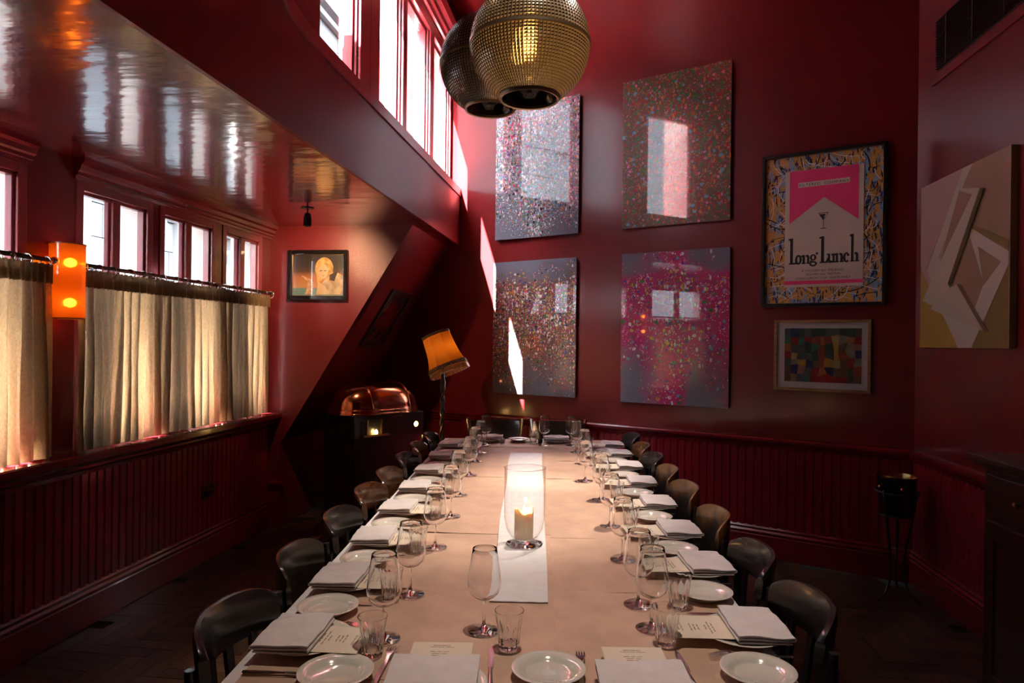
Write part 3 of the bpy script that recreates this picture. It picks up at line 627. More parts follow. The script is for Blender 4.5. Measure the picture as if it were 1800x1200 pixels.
for q in range(170):
    x0, z0 = rnd.uniform(.04, lw2 - .04), rnd.uniform(.04, lh2 - .04); a = rnd.uniform(0, pi); L_ = rnd.uniform(.08, .30); kq = rnd.uniform(-1.5, 1.5)
    pts = []
    for i in range(7):
        f = i / 6 - .5; x, z = x0 + cos(a + kq * f) * L_ * f, z0 + sin(a + kq * f) * L_ * f
        if .026 < x < lw2 - .026 and .026 < z < lh2 - .026: pts.append((x, -.0205, z))
    if len(pts) > 2: (strd if q % 3 else strk).tube(pts, rnd.uniform(.0016, .0036), 4)
so_ = obj('white_paint_drips', strd, mat('white_paint', (.85, .8, .77), .5), ll); so_['kind'] = 'stuff'
so_ = obj('black_paint_drips', strk, M_BLACKG, ll); so_['kind'] = 'stuff'
def L(u, z): return (u - LLu, z - LLz)
M_PCARD = mat('poster_card', (.66, .56, .49), .7, bump=(40, .05), var=(8, .05)); M_PPINK = mat('poster_pink', (.88, .05, .22), .6, var=(5, .08)); M_PBLK = mat('poster_black', (.022, .018, .017), .6)
pc = obj('poster_card', MB().prism([(x, -.022, z) for x, z in (L(-.797, 1.915), L(-.302, 1.914), L(-.302, 2.722), L(-.797, 2.722))], (0, -.005, 0)), M_PCARD, ll)
Y1 = -.0271
pk = MB(); poly(pk, [L(-.767, 2.721), L(-.767, 2.357), L(-.545, 2.525)], Y1); poly(pk, [L(-.767, 2.721), L(-.545, 2.525), L(-.332, 2.721)], Y1); poly(pk, [L(-.332, 2.721), L(-.545, 2.525), L(-.332, 2.355)], Y1)
obj('pink_chevron', pk, M_PPINK, pc)
pk = MB(); poly(pk, [L(-.797, 1.959), L(-.797, 1.933), L(-.303, 1.933), L(-.303, 1.957)], Y1); obj('pink_band', pk, M_PPINK, pc)
lb = MB(); poly(lb, [L(-.710, 2.604), L(-.387, 2.606), L(-.387, 2.640), L(-.710, 2.638)], Y1 - .0007); obj('paper_strip', lb, M_PCARD, pc)
mg = MB()
def pl(a, b, w=.003, y=Y1):
    (x0, z0), (x1, z1) = a, b; d = Vector((x1 - x0, z1 - z0)).normalized(); nx, nz_ = -d.y * w / 2, d.x * w / 2
    poly(mg, [(x0 + nx, z0 + nz_), (x1 + nx, z1 + nz_), (x1 - nx, z1 - nz_), (x0 - nx, z0 - nz_)], y)
pl(L(-.581, 2.416), L(-.515, 2.417), .004); pl(L(-.578, 2.415), L(-.548, 2.366)); pl(L(-.518, 2.416), L(-.548, 2.366)); pl(L(-.548, 2.368), L(-.548, 2.312), .0035); pl(L(-.566, 2.311), L(-.530, 2.311), .005)
poly(mg, [L(-.573, 2.408), L(-.550, 2.408), L(-.540, 2.385), L(-.549, 2.368)], Y1)
poly(mg, ell(-.543 - LLu, 2.402 - LLz, .008, .008, 0, 360, 10)[:-1], Y1 - .0006)
obj('martini_drawing', mg, M_PBLK, pc)
# the condensed slab lettering; base line and x-height
tl = MB()
def R_(x0, z0, x1, z1): poly(tl, [L(x0, z0), L(x1, z0), L(x1, z1), L(x0, z1)], Y1)
def stem(x, w, z0, z1, sl=.008, top=True, foot=True):
    R_(x, z0, x + w, z1)
    if foot: R_(x - sl, z0, x + w + sl, z0 + .009)
    if top: poly(tl, [L(x - sl - .004, z1 - .012), L(x, z1 - .016), L(x, z1), L(x - sl - .004, z1 - .004)], Y1)
zb_, xh = 2.074, .062
def tallL(x):
    stem(x, .019, zb_, zb_ + .182); R_(x, zb_, x + .044, zb_ + .011); poly(tl, [L(x + .030, zb_ + .011), L(x + .044, zb_), L(x + .046, zb_ + .034), L(x + .040, zb_ + .034)], Y1)
def o_(x):
    cx, cz = x + .0225 - LLu, zb_ + xh / 2 - LLz; ring(tl, cx, cz, .0225, xh / 2 + .003, .007, xh / 2 - .010, 0, 360, Y1)
def n_l(x, tall=0.0):
    stem(x, .015, zb_, zb_ + (tall or xh), .005); stem(x + .029, .015, zb_, zb_ + xh - .018, .005, top=False)
    ring(tl, x + .030 - LLu, zb_ + xh - .020 - LLz, .014, .021, -.002, .008, 0, 150, Y1, 10)
def u_l(x):
    R_(x, zb_ + .014, x + .014, zb_ + xh); R_(x - .006, zb_ + xh - .009, x + .014, zb_ + xh); stem(x + .029, .014, zb_, zb_ + xh, .004); R_(x + .004, zb_ - .001, x + .030, zb_ + .010); 
    ring(tl, x + .016 - LLu, zb_ + .018 - LLz, .016, .020, .0, .006, 180, 340, Y1, 10)
def c_l(x):
    cx, cz = x + .022 - LLu, zb_ + xh / 2 - LLz; ring(tl, cx, cz, .022, xh / 2 + .003, .006, xh / 2 - .009, 60, 315, Y1); poly(tl, ell(cx + .010, cz + .016, .009, .009, 0, 360, 10)[:-1], Y1)
def g_l(x):
    cx, cz = x + .022 - LLu, zb_ + .042 - LLz; ring(tl, cx, cz, .021, .022, .007, .013, 0, 360, Y1); ring(tl, cx, cz - .043, .025, .019, .013, .007, 0, 360, Y1)
    R_(x + .002, zb_ + .012, x + .018, zb_ + .022); poly(tl, ell(cx + .024, cz + .026, .008, .009, 0, 360, 10)[:-1], Y1)
tallL(-.760); o_(-.727); n_l(-.678); g_l(-.632)
tallL(-.560); u_l(-.517); n_l(-.468); c_l(-.424)
n_l(-.375, .184)
obj('long_lunch_lettering', tl, M_PBLK, pc)
def put_text(txt, u, z, size, m, par, y, sx=1.0, shear=0.0, tilt=0.0, spacing=1.0):
    me = text_mesh(txt, size, m, shear=shear, spacing=spacing); o = link('lettering', me, par, (u, y, z)); o.rotation_euler = (pi / 2, tilt, 0); o.scale = (sx, 1, 1); return o
fx, fz = L(-.548, 2.611); put_text('FILTERED  COMPANY', fx, fz, .026, M_PBLK, pc, Y1 - .0014, 1.12, spacing=1.15)
for txt, u, z, sx in (('IF YOU OBEY ALL THE RULES', -.553, 2.018, .95), ('YOU MISS ALL THE FUN', -.550, 1.993, .95), ('LONG LUNCH CLUB - INVITE ONLY', -.549, 1.967, 1.0)):
    x_, z_ = L(u, z); put_text(txt, x_, z_, .0215, M_PBLK, pc, Y1 - .0005, sx, .15)

# --- small framed print: plain patchwork stand-in
pu, pz = -.861, 1.198
sp = frame_on('framed_print', 'small oak-framed print of a bright colour patchwork below the Long Lunch poster', 'picture', bw(pu, pz), UD, EZ, BN)
pw, phh = .612, .490
M_OAK = wood('oak_frame', (.33, .17, .07), (.42, .24, .11), .4)
fr = MB()
for a, b in (((0, 0), (.02, phh)), ((pw - .02, 0), (pw, phh)), ((.02, 0), (pw - .02, .02)), ((.02, phh - .02), (pw - .02, phh))): fr.box((a[0], -.03, a[1]), (b[0], -.001, b[1]))
obj('frame', fr, M_OAK, sp, bevel=.002)
obj('mount', MB().box((.02, -.014, .02), (pw - .02, -.006, phh - .02)), mat('mount_board', (.62, .58, .58), .8), sp)
pcols = [(.30, .06, .03), (.42, .14, .04), (.45, .26, .03), (.05, .09, .06), (.03, .04, .14), (.32, .18, .12), (.10, .13, .12), (.30, .02, .02), (.06, .20, .10), (.26, .22, .16), (.16, .10, .05), (.40, .30, .10)]
pm = MB(); rnd = random.Random(4); x0, x1, z0, z1 = .070, .556, .062, .432; nx_, nz2_ = 11, 7
gx = [[x0 + (x1 - x0) * (i + (rnd.uniform(-.28, .28) if 0 < i < nx_ else 0)) / nx_ for i in range(nx_ + 1)] for _ in range(nz2_ + 1)]
gz = [[z0 + (z1 - z0) * (j + (rnd.uniform(-.28, .28) if 0 < j < nz2_ else 0)) / nz2_ for j in range(nz2_ + 1)] for _ in range(nx_ + 1)]
for j in range(nz2_):
    for i in range(nx_):
        k = 7 if (j == 0 and 3 < i < 9) else (rnd.choice([3, 4, 6, 10]) if j == nz2_ - 1 else rnd.randrange(12))
        pm.prism([(gx[j][i], -.0145, gz[i][j]), (gx[j][i + 1], -.0145, gz[i + 1][j]), (gx[j + 1][i + 1], -.0145, gz[i + 1][j + 1]), (gx[j + 1][i], -.0145, gz[i][j + 1])], (0, -.0006, 0), k)
obj('patchwork_print', pm, [mat('print_colour_%d' % i, c, .7, var=(30, .15)) for i, c in enumerate(pcols)], sp)
obj('glazing', MB().box((.02, -.024, .02), (pw - .02, -.021, phh - .02)), M_PANE, sp)

# --- geometric relief on the right wall: local x = -y (to the camera), z up
rp_ = frame_on('relief_painting', 'geometric relief painting in cream, pink, tan and mustard on the right wall', 'painting', (XR, 4.53, 1.507), Vector((0, -1, 0)), EZ, Vector((-1, 0, 0)))
def q(pts): return [(4.53 - y, z - 1.507) for y, z in pts]
M_RT = mat('relief_tan', (.30, .19, .115), .5, var=(2, .08)); M_RP = mat('relief_pink', (.40, .25, .235), .5); M_RC = mat('relief_cream', (.43, .37, .29), .5); M_RY = mat('relief_mustard', (.36, .22, .035), .5, var=(2, .2)); M_RO = mat('relief_olive', (.20, .14, .035), .5); M_RW = mat('relief_white', (.47, .42, .36), .5); M_RB = mat('relief_brown', (.27, .155, .10), .5)
obj('board', MB().box((0, -.035, 0), (.94, -.001, .988)), M_RT, rp_, bevel=.002)
flat = MB(); yy = -.0352
for k, (mi, pts) in enumerate([(3, [(4.514, 1.985), (4.382, 1.853), (4.43, 1.789), (4.325, 1.732), (4.25, 1.707), (4.066, 1.509), (4.529, 1.509)]), (4, [(3.597, 1.918), (3.597, 1.509), (3.921, 1.509)]), (1, [(4.527, 2.492), (4.033, 2.492), (4.449, 1.984), (4.494, 1.956), (4.525, 2.03)]), (1, [(4.494, 1.956), (4.449, 1.979), (4.339, 1.871), (4.382, 1.853)]), (2, [(4.033, 2.492), (3.934, 2.492), (4.031, 2.388), (4.29, 2.041), (4.246, 1.962), (4.361, 1.867), (4.442, 1.972)]), (5, [(3.949, 2.138), (3.926, 2.142), (3.596, 1.98), (3.597, 1.918), (3.924, 1.509), (4.063, 1.509), (4.25, 1.712), (3.98, 1.773)]), (0, [(3.948, 2.099), (3.813, 1.841), (4.133, 1.869)]), (0, [(4.133, 1.869), (3.813, 1.841), (3.891, 1.725), (4.033, 1.80)]), (0, [(3.869, 2.042), (3.657, 1.937), (3.813, 1.83)]), (4, [(3.909, 2.16), (3.597, 2.035), (3.597, 1.991), (3.926, 2.142)])]):
    poly(flat, q(pts), yy - .0004 * k, mi, .0003)
obj('painted_shapes', flat, [M_RT, M_RP, M_RC, M_RY, M_RO, M_RW, M_RB], rp_)
rl = MB(); poly(rl, q([(4.021, 2.379), (3.812, 2.335), (4.133, 1.869), (4.236, 1.998)]), -.040, 0, .022); poly(rl, q([(4.236, 1.998), (4.133, 1.869), (4.109, 1.844), (4.435, 1.791)]), -.040, 0, .022); poly(rl, q([(4.109, 1.844), (4.033, 1.856), (3.763, 1.594), (4.331, 1.735), (4.31, 1.752), (4.435, 1.791)]), -.040, 0, .022)
obj('raised_shape', rl, M_RC, rp_)
tb = MB(); poly(tb, q([(4.017, 2.366), (3.887, 2.318), (4.226, 1.998)]), -.0622, 0, .0004); obj('brown_triangle', tb, M_RB, rp_)

# --- picture on the cheek wall (generic stand-in figure)
cp = frame_on('framed_picture', 'black-framed picture of a fair-haired figure with a glowing orange ground', 'picture', (-2.506, CH, 1.825), Vector((1, 0, 0)), EZ, Vector((0, -1, 0)))
cw, chh = .497, .398; fr = MB()
for a, b in (((0, 0), (.035, chh)), ((cw - .035, 0), (cw, chh)), ((.035, 0), (cw - .035, .035)), ((.035, chh - .035), (cw - .035, chh))): fr.box((a[0], -.035, a[1]), (b[0], -.001, b[1]))
obj('frame', fr, M_BLACKG, cp, bevel=.006)
m, n, l, p = nodes_of('picture_ground'); tc = n.new('ShaderNodeTexCoord'); sx = n.new('ShaderNodeSeparateXYZ'); l.new(tc.outputs['Generated'], sx.inputs[0])
r = n.new('ShaderNodeValToRGB'); e = r.color_ramp.elements; e[0].color = (.16, .28, .27, 1); e[1].color = (.03, .022, .018, 1); e[1].position = .8
for pos, c in ((.18, (.16, .28, .27)), (.2, (.55, .26, .09)), (.45, (.45, .16, .05)), (.6, (.08, .045, .03))):
    x = e.new(pos); x.color = (*c, 1)
l.new(sx.outputs[2], r.inputs[0]); l.new(r.outputs[0], p.inputs['Base Color'])
obj('painted_ground', MB().box((.035, -.014, .035), (cw - .035, -.006, chh - .035)), m, cp)
fg = MB()
hx_, hz_ = .295, .235
poly(fg, [(.30, .045), (.46, .045), (.46, .19), (.40, .225), (.33, .19), (.27, .12)], -.0145, 1)
poly(fg, [(.235, .045), (.34, .045), (.31, .11), (.25, .15)], -.0150, 2)
poly(fg, [(.345, .20), (.415, .235), (.385, .15), (.345, .16)], -.0154, 3)
poly(fg, ell(hx_ + .005, hz_ + .02, .075, .085, -20, 200, 16), -.0151, 0); poly(fg, [(.225, .24), (.245, .14), (.285, .16), (.30, .25)], -.0152, 0); poly(fg, [(.33, .26), (.375, .22), (.352, .13), (.325, .17)], -.0152, 0)
poly(fg, ell(hx_ - .005, hz_ - .01, .043, .058, 0, 360, 16)[:-1], -.0160, 2)
poly(fg, [(.262, .236), (.283, .238), (.283, .232), (.262, .230)], -.0166, 3); poly(fg, [(.298, .238), (.318, .236), (.318, .230), (.298, .232)], -.0166, 3); poly(fg, [(.283, .195), (.303, .197), (.293, .190)], -.0166, 4)
poly(fg, [(.14, .045), (.20, .045), (.215, .13), (.19, .17), (.165, .15), (.155, .09)], -.0150, 5); poly(fg, [(.165, .15), (.19, .165), (.115, .195), (.110, .188)], -.0154, 5)
for k in range(5): poly(fg, [(.20, .09 + k * .018), (.222, .096 + k * .018), (.222, .102 + k * .018), (.20, .096 + k * .018)], -.0156, 4)
obj('painted_figure', fg, [mat('pic_hair', (.60, .34, .12), .6, var=(40, .4)), mat('pic_shirt', (.50, .37, .24), .6, var=(20, .3)), mat('pic_skin', (.62, .42, .24), .6), mat('pic_dark', (.06, .035, .025), .6), mat('pic_red', (.42, .08, .06), .6), mat('pic_pink', (.62, .36, .26), .6, var=(40, .3))], cp)
obj('gold_slip', MB().box((.035, -.0175, .035), (.038, -.014, chh - .035)).box((cw - .038, -.0175, .035), (cw - .035, -.014, chh - .035)).box((.035, -.0175, chh - .038), (cw - .035, -.014, chh - .035)).box((.035, -.0175, .035), (cw - .035, -.014, .038)), mat('gilt', (.65, .38, .12), .3, 1), cp)
obj('glazing', MB().box((.035, -.026, .035), (cw - .035, -.023, chh - .035)), M_PANE, cp)

# --- ornate dark panel on the sloping wall
dirs = Vector((sx1 - sx0, 0, sz1 - sz0)).normalized()          # down the slope
gp = thing('carved_panel', 'dark carved openwork panel fixed to the sloping wall above the trolley', 'wall ornament', (-1.785, 5.61, 1.956))
ez_ = -dirs; ey_ = nsl * 1.0; ex_ = ey_.cross(ez_)
mm = Matrix((ex_.to_4d(), ey_.to_4d(), ez_.to_4d(), (0, 0, 0, 1))).transposed(); gp.rotation_euler = mm.to_3x3().to_euler()
sgn = 1 if ex_.y > 0 else -1
GW, GH = .60, .57
def gx_(x): return sgn * x
pnl = MB()
for a, b in (((0, -GH), (.045, 0)), ((GW - .045, -GH), (GW, 0)), ((.045, -.05), (GW - .045, 0)), ((.045, -GH), (GW - .045, -GH + .05))):
    xa, xb = sorted((gx_(a[0]), gx_(b[0]))); pnl.box((xa, -.035, a[1]), (xb, 0, b[1]))
M_CARV = mat('carved_dark_wood', (.022, .014, .010), .35, coat=.3, var=(30, .5))
obj('frame', pnl, M_CARV, gp, bevel=.006)
obj('backing', MB().box((min(gx_(.04), gx_(GW - .04)), -.008, -GH + .04), (max(gx_(.04), gx_(GW - .04)), -.001, -.04)), M_BLACK, gp)
lf = MB(); rnd = random.Random(9)
for i in range(26):
    x = rnd.choice([.07, .12, GW - .07, GW - .12]) if i % 2 else rnd.uniform(.08, GW - .08); z = -rnd.uniform(.06, GH - .06) if i % 2 else -rnd.choice([.09, .14, GH - .09, GH - .14])
    s_ = rnd.uniform(.025, .05)
    lf.tube([(gx_(x + s_ * (1 - k / 14) * cos(k * .62 + i)), -.022, z + s_ * (1 - k / 14) * sin(k * .62 + i)) for k in range(13)], [.007 - .0003 * k for k in range(13)], 6)
obj('carved_scrolls', lf, M_CARV, gp, smooth=60)['kind'] = 'stuff'

# --- vent on the right wall
vt = frame_on('wall_vent', 'dark louvred air vent high on the right wall', 'vent', (XR, 4.415, 3.170), Vector((0, -1, 0)), EZ, Vector((-1, 0, 0)))
VW, VH = 1.5, .30
obj('duct_box', MB().box((0, -.004, 0), (VW, -.001, VH)), M_BLACK, vt)
smh = MB().box((0, -.018, -.001), (VW, -.004, .0014)).mesh('slat', mat('dark_slat', (.028, .016, .012), .4))
for i in range(20):
    o = link('slat', smh, vt, (0, 0, .009 + i * .0148)); o.rotation_euler = (radians(-12), 0, 0)
for xx in (.13, .42, .72, 1.02): obj('ladder_cord', MB().tube([(xx, -.0195, 0), (xx, -.0195, VH)], .0016, 5), mat('cord_tan', (.20, .10, .045), .6), vt)
struct(obj('trim_9', MB().box((XR - .012, 2.4, 3.10), (XR, 4.47, 3.113)), M_BOARD))

# ================================================================== PENDANT GLOBES
def prism_glass():
    m, n, l, p = nodes_of('prismatic_glass'); n.remove(p); out = n['Material Output']
    g = n.new('ShaderNodeBsdfGlossy'); g.inputs[0].default_value = (.92, .90, .85, 1); g.inputs['Roughness'].default_value = .30
    tl_ = n.new('ShaderNodeBsdfTranslucent'); tl_.inputs[0].default_value = (.54, .50, .44, 1)
    rf = n.new('ShaderNodeBsdfRefraction'); rf.inputs[0].default_value = (.92, .78, .55, 1); rf.inputs['Roughness'].default_value = .20; rf.inputs['IOR'].default_value = 1.15
    a = n.new('ShaderNodeMixShader'); a.inputs[0].default_value = .35; l.new(tl_.outputs[0], a.inputs[1]); l.new(rf.outputs[0], a.inputs[2])
    b = n.new('ShaderNodeMixShader'); b.inputs[0].default_value = .55; l.new(a.outputs[0], b.inputs[1]); l.new(g.outputs[0], b.inputs[2]); l.new(b.outputs[0], out.inputs[0]); return m
M_GROOVE = mat('prism_groove', (.11, .075, .038), .3, .6)
M_PRISM = prism_glass()
M_SMOKE = mat('smoked_dish', (.012, .008, .008), .12, coat=.6)
def pendant(label, loc, R, lit):
    t = thing('pendant_lamp', label, 'lamp', loc, 0)
    NM, t0, t1 = 100, radians(28), radians(152)     # polar angles from the top
    def ring_r(mb, th0, th1, nr):
        for j in range(nr):
            for k in range(NM):
                def P(f, g, rr):
                    th = th0 + (th1 - th0) * (j + f) / nr; a = 2 * pi * (k + g) / NM; return Vector((rr * sin(th) * cos(a), rr * sin(th) * sin(a), rr * cos(th)))
                vs = [P(0, 0, R), P(0, 1, R), P(1, 1, R), P(1, 0, R), P(.28, .28, R * 1.016), P(.28, .72, R * 1.016), P(.72, .72, R * 1.016), P(.72, .28, R * 1.016)]
                mb.add(vs, [(0, 1, 5, 4), (1, 2, 6, 5), (2, 3, 7, 6), (3, 0, 4, 7), (4, 5, 6, 7)]); mb.mi[-5:] = [0, 1, 1, 0, 0]
    u = MB(); ring_r(u, radians(14), radians(88.3), 22); obj('upper_glass', u, [M_PRISM, M_GROOVE], t)
    lo = MB(); ring_r(lo, radians(91.7), radians(150), 20); obj('lower_glass', lo, [M_PRISM, M_GROOVE], t)
    z = R * cos(radians(88.2)); M_BAND = mat('bronze_band', (.42, .31, .19), .38, .8)
    obj('equator_band', MB().lathe([(R * 1.0, -z), (R * 1.03, -z * .8), (R * 1.03, z * .8), (R, z)], 96), M_BAND, t, smooth=60)
    rb, zb2 = R * sin(radians(150)), R * cos(radians(150))
    obj('lower_rim', MB().lathe([(rb * 1.04, zb2 + .006), (rb * 1.06, zb2 - .004), (rb * 1.0, zb2 - .012), (rb * .93, zb2 - .010), (rb * .93, zb2 + .006)], 64), M_BAND, t, smooth=60)
    obj('dark_dish', MB().lathe([(rb * .95, zb2 - .006), (rb * .9, zb2 + .01), (rb * .72, zb2 + .035), (rb * .45, zb2 + .05), (.001, zb2 + .052)], 48), M_SMOKE, t, smooth=80)
    obj('lamp_plate', MB().lathe([(.001, zb2 + .022), (.034, zb2 + .022), (.034, zb2 + .046)], 24).lathe([(.009, zb2 + .018), (.009, zb2 + .022)], 16), mat('dull_plate', (.05, .045, .045), .35, .8), t, smooth=40)
    zt = R * cos(radians(14)); rt = R * sin(radians(14))
    obj('top_cap', MB().lathe([(rt * 1.15, zt - .012), (rt * 1.1, zt + .004), (rt * .6, zt + .02), (.02, zt + .03), (.02, zt + .07), (.001, zt + .07)], 40), M_BAND, t, smooth=50)
    obj('stem', MB().tube([(0, 0, zt + .05), (0, 0, ZC - loc[2])], .009, 10), mat('bronze_tube', (.20, .12, .06), .35, 1), t)
    if lit:
        obj('bulb', MB().lathe([(.001, -.05), (.012, -.045), (.02, -.02), (.016, .02), (.010, .05), (.001, .05)], 16), M_BULB, t, smooth=180)
pendant('prismatic glass globe pendant with a lit bulb, the nearer and larger looking of two', (-0.257, 2.294, 2.512), 0.199, True)
pendant('prismatic glass globe pendant partly hidden behind the lit globe', (-0.455, 2.665, 2.606), 0.196, False)

# ================================================================== TABLE
THT = atan2(.1014, .9948)
SV, TV = Vector((.9948, .1014, 0)), Vector((-.1014, .9948, 0))
TCs = -.036
def tb_(s, t, z=.0): p = SV * s + TV * t; return (p.x, p.y, z)
S0, S1, T0, T1, ZT = -.668, .598, 1.27, 5.27, .76
tab = thing('dining_table', 'long dining table under white cloth down the middle of the room', 'table', tb_(TCs, 0), THT)
hw = (S1 - S0) / 2
obj('table_top', MB().box((-hw + .004, T0 + .004, ZT - .04), (hw - .004, T1 - .004, ZT - .003)), M_WDARK, tab)
for tt in (1.85, 3.27, 4.7):
    obj('pedestal', MB().lathe([(.20, 0), (.20, .02), (.10, .05), (.05, .09), (.045, .6), (.07, .66), (.16, .70), (.16, .72)], 28, M=T(0, tt, 0)), M_BLACK, tab, smooth=40)
# cloth: thin sheet over the top with a short drop all round
tc_ = MB(); e_ = .0
tc_.box((-hw, T0, ZT - .003), (hw, T1, ZT))
def skirt(a, b, nseg, nrm):
    A, B, N = Vector(a), Vector(b), Vector(nrm)
    def f(off):
        return lambda u, v: (A + (B - A) * u + N * (off + (.012 * sin(u * nseg) + .006 * sin(u * nseg * 2.7 + 1)) * v + .004 * v) + Vector((0, 0, -.215 * v)))
    tc_.slabgrid(f(.002), f(0), 60, 6)
skirt((hw, T0, ZT), (hw, T1, ZT), 46, (1, 0, 0)); skirt((-hw, T0, ZT), (-hw, T1, ZT), 43, (-1, 0, 0)); skirt((-hw, T1, ZT), (hw, T1, ZT), 15, (0, 1, 0)); skirt((-hw, T0, ZT), (hw, T0, ZT), 15, (0, -1, 0))
clo = obj('tablecloth', tc_, M_CLOTH, smooth=40, loc=tb_(TCs, 0), rotz=THT); tag(clo, 'white cloth draped over the long table, showing as a strip at its edges', 'tablecloth')
ORD = ['nearest', 'second', 'third', 'fourth', 'fifth', 'sixth', 'seventh', 'eighth', 'ninth']
# kraft paper sheets
lt_ = [T0 + .03, 1.50, 2.063, 2.66, 3.22, 3.78, 4.34, 4.86, 5.245]; rt_ = [T0 + .03, 1.48, 2.057, 2.62, 3.17, 3.75, 4.31, 4.82, 5.245]
def sheet(s0, s1, t0, t1, z, label, ripple):
    rnd = random.Random(int(t0 * 100 + s0 * 10)); a = [rnd.uniform(0, 6) for _ in range(4)]
    def f(dz):
        def g(u, v):
            e = max(0, 1 - min(v, 1 - v) / .05)
            lift = ripple * e * min(1, u * 6, (1 - u) * 6) * max(0, sin(u * 6 + a[0]) * .5 + sin(u * 13 + a[1]) * .5)
            x, y = s0 + (s1 - s0) * u - (s0 + s1) / 2, t0 + (t1 - t0) * v - (t0 + t1) / 2 + .0012 * sin(u * 9 + a[2]) * (1 if v > .5 else -1)
            return (x, y, dz + lift)
        return g
    o = obj('kraft_paper_sheet', MB().slabgrid(f(.0008), f(0), 24, 24), M_PAPER, smooth=60, loc=tb_((s0 + s1) / 2, (t0 + t1) / 2, z), rotz=THT)
    tag(o, label, 'paper sheet', 'brown paper sheets covering the table')
for i in range(8):
    sheet(-.640, .085, lt_[i] - .004, lt_[i + 1] + .004, ZT + .0003 + .0016 * (i % 2), '%s brown kraft paper sheet from the near end, window-side row' % ORD[i], .0036)
    sheet(.066 + .003 * i, .572, rt_[i] - .004, rt_[i + 1] + .004, ZT + .0013 + .0016 * (i % 2), '%s brown kraft paper sheet from the near end, picture-side row' % ORD[i], .0055)
ZP = ZT + .0055
# runner
def run(dz):
    def g(u, v):
        w = .168 + .045 * v; c = -.033 - .006 * v
        return (c + (u - .5) * w + .004 * sin(v * 13) * (1 if u < .5 else .4), 1.955 + v * 2.62, dz + .0016 * max(0, sin(v * 60 + 2 * sin(v * 11))) ** 8 + .0005 * sin(u * 20 + v * 30))
    return g
rn = obj('table_runner', MB().slabgrid(run(.0022), run(0.0), 14, 160), M_RUNNER, smooth=60, loc=(0, 0, ZP), rotz=THT); tag(rn, 'creased white linen runner down the middle of the table', 'table runner')

# --- place-setting items (local: x towards diner's right, y away from the diner, z up)
def plate_mesh(R):
    prof = [(.001, .004), (R * .58, .004), (R * .64, .006), (R * .70, .0125), (R * .98, .019), (R, .0205), (R * 1.0, .0215), (R * .985, .0222), (R * .72, .0165), (R * .66, .0105), (R * .58, .0075), (.001, .0075)]
    return MB().lathe([(.001, .0)] + [(R * .56, 0), (R * .58, .003)] + prof[2:6] + prof[6:], 56).mesh('plate', M_CHINA, 50)
ME_SIDE = plate_mesh(.083); ME_DIN = plate_mesh(.106)
def wine_meshes():
    foot = MB().lathe([(.001, 0), (.040, 0), (.0415, .0012), (.038, .0026), (.018, .005), (.0075, .011), (.004, .022), (.0034, .05), (.0034, .070), (.0045, .079), (.009, .0805), (.001, .0805)], 32, cap0=True, cap1=True).mesh('foot_and_stem', M_GBASE2, 60)
    bowl = MB().lathe([(.001, .0815), (.012, .083), (.0258, .0903), (.0362, .1003), (.0412, .1133), (.0423, .124), (.0409, .14), (.0367, .17), (.0322, .20), (.0301, .2125), (.0304, .2133), (.0310, .2133), (.0314, .2125), (.0334, .20), (.0380, .17), (.0422, .14), (.0436, .124), (.0424, .113), (.0370, .0992), (.0264, .0888), (.0125, .0813), (.001, .0800)], 44, cap0=True, cap1=True).mesh('bowl', M_WINE, 180)
    return foot, bowl
M_GBASE2 = solid_glass('stem_glass', (1, 1, 1))
ME_FOOT, ME_BOWL = wine_meshes()
def tumbler_mesh():
    def fl(a, z):
        k = max(0, min(1, (.076 - z) / .02)); return 1 - .085 * k * abs(sin(a * 5)) ** .8
    def fi(a, z): return 1
    out = [(.001, .0005), (.021, .0005), (.0242, .003), (.0250, .007), (.0266, .02), (.0288, .045), (.0318, .066), (.0345, .086), (.0356, .0925), (.0352, .0932)]
    inn = [(.0342, .0928), (.0328, .084), (.0296, .066), (.0258, .045), (.0236, .02), (.0215, .0145), (.012, .0128), (.001, .0125)]
    return MB().lathe(out + inn, 80, rad=lambda a, z: 1, cap0=True, cap1=True), fl, len(out)
_tm, _fl, _no = tumbler_mesh()
for i_, (x, y, z) in enumerate(_tm.v):
    if i_ < _no * 80: k_ = _fl(atan2(y, x), z); _tm.v[i_] = (x * k_, y * k_, z)
ME_TW = _tm.mesh('water_tumbler', M_TUMB, 32)
def napkin_mesh():
    L_, H = .19, .145      # x length (fold line), y depth
    th = .0036; path = []
    def arc(cy, cz, r, a0, a1): return [(cy + r * cos(radians(a0 + (a1 - a0) * i / 6)), cz + r * sin(radians(a0 + (a1 - a0) * i / 6))) for i in range(7)]
    half = H / 2
    path = [(-half + .012, .0)] + [(half - .01, 0)] + arc(half - .008, .0037, .0037, -90, 90) + [(-half + .01, .0074)] + arc(-half + .008, .0111, .0037, 270, 90) + [(half - .004, .0145)]
    # resample
    pts = [Vector((a, b)) for a, b in path]; seg = []
    for a, b in zip(pts[:-1], pts[1:]):
        k = max(1, int((b - a).length / .012)); seg += [a + (b - a) * i / k for i in range(k)]
    seg.append(pts[-1]); n = len(seg)
    def off(i):
        a = seg[max(i - 1, 0)]; b = seg[min(i + 1, n - 1)]; d = (b - a).normalized(); return Vector((-d.y, d.x))
    def surf(sgn_):
        def g(u, v):
            i = int(round(v * (n - 1))); pnt = seg[i] + off(i) * (sgn_ * th / 2)
            x = (u - .5) * L_ * (1 - .012 * sin(v * 5)); wob = .0022 * sin(u * 7 + pnt.x * 28) * (pnt.y / .0145) + .0012 * sin(u * 17 + pnt.x * 60) * (pnt.y / .0145)
            return (x, pnt.x, pnt.y + th / 2 + .0003 + wob * (1 if pnt.y > .004 else 0))
        return g
    return MB().slabgrid(surf(1), surf(-1), 22, n - 1).mesh('napkin', M_NAPKIN, 70)
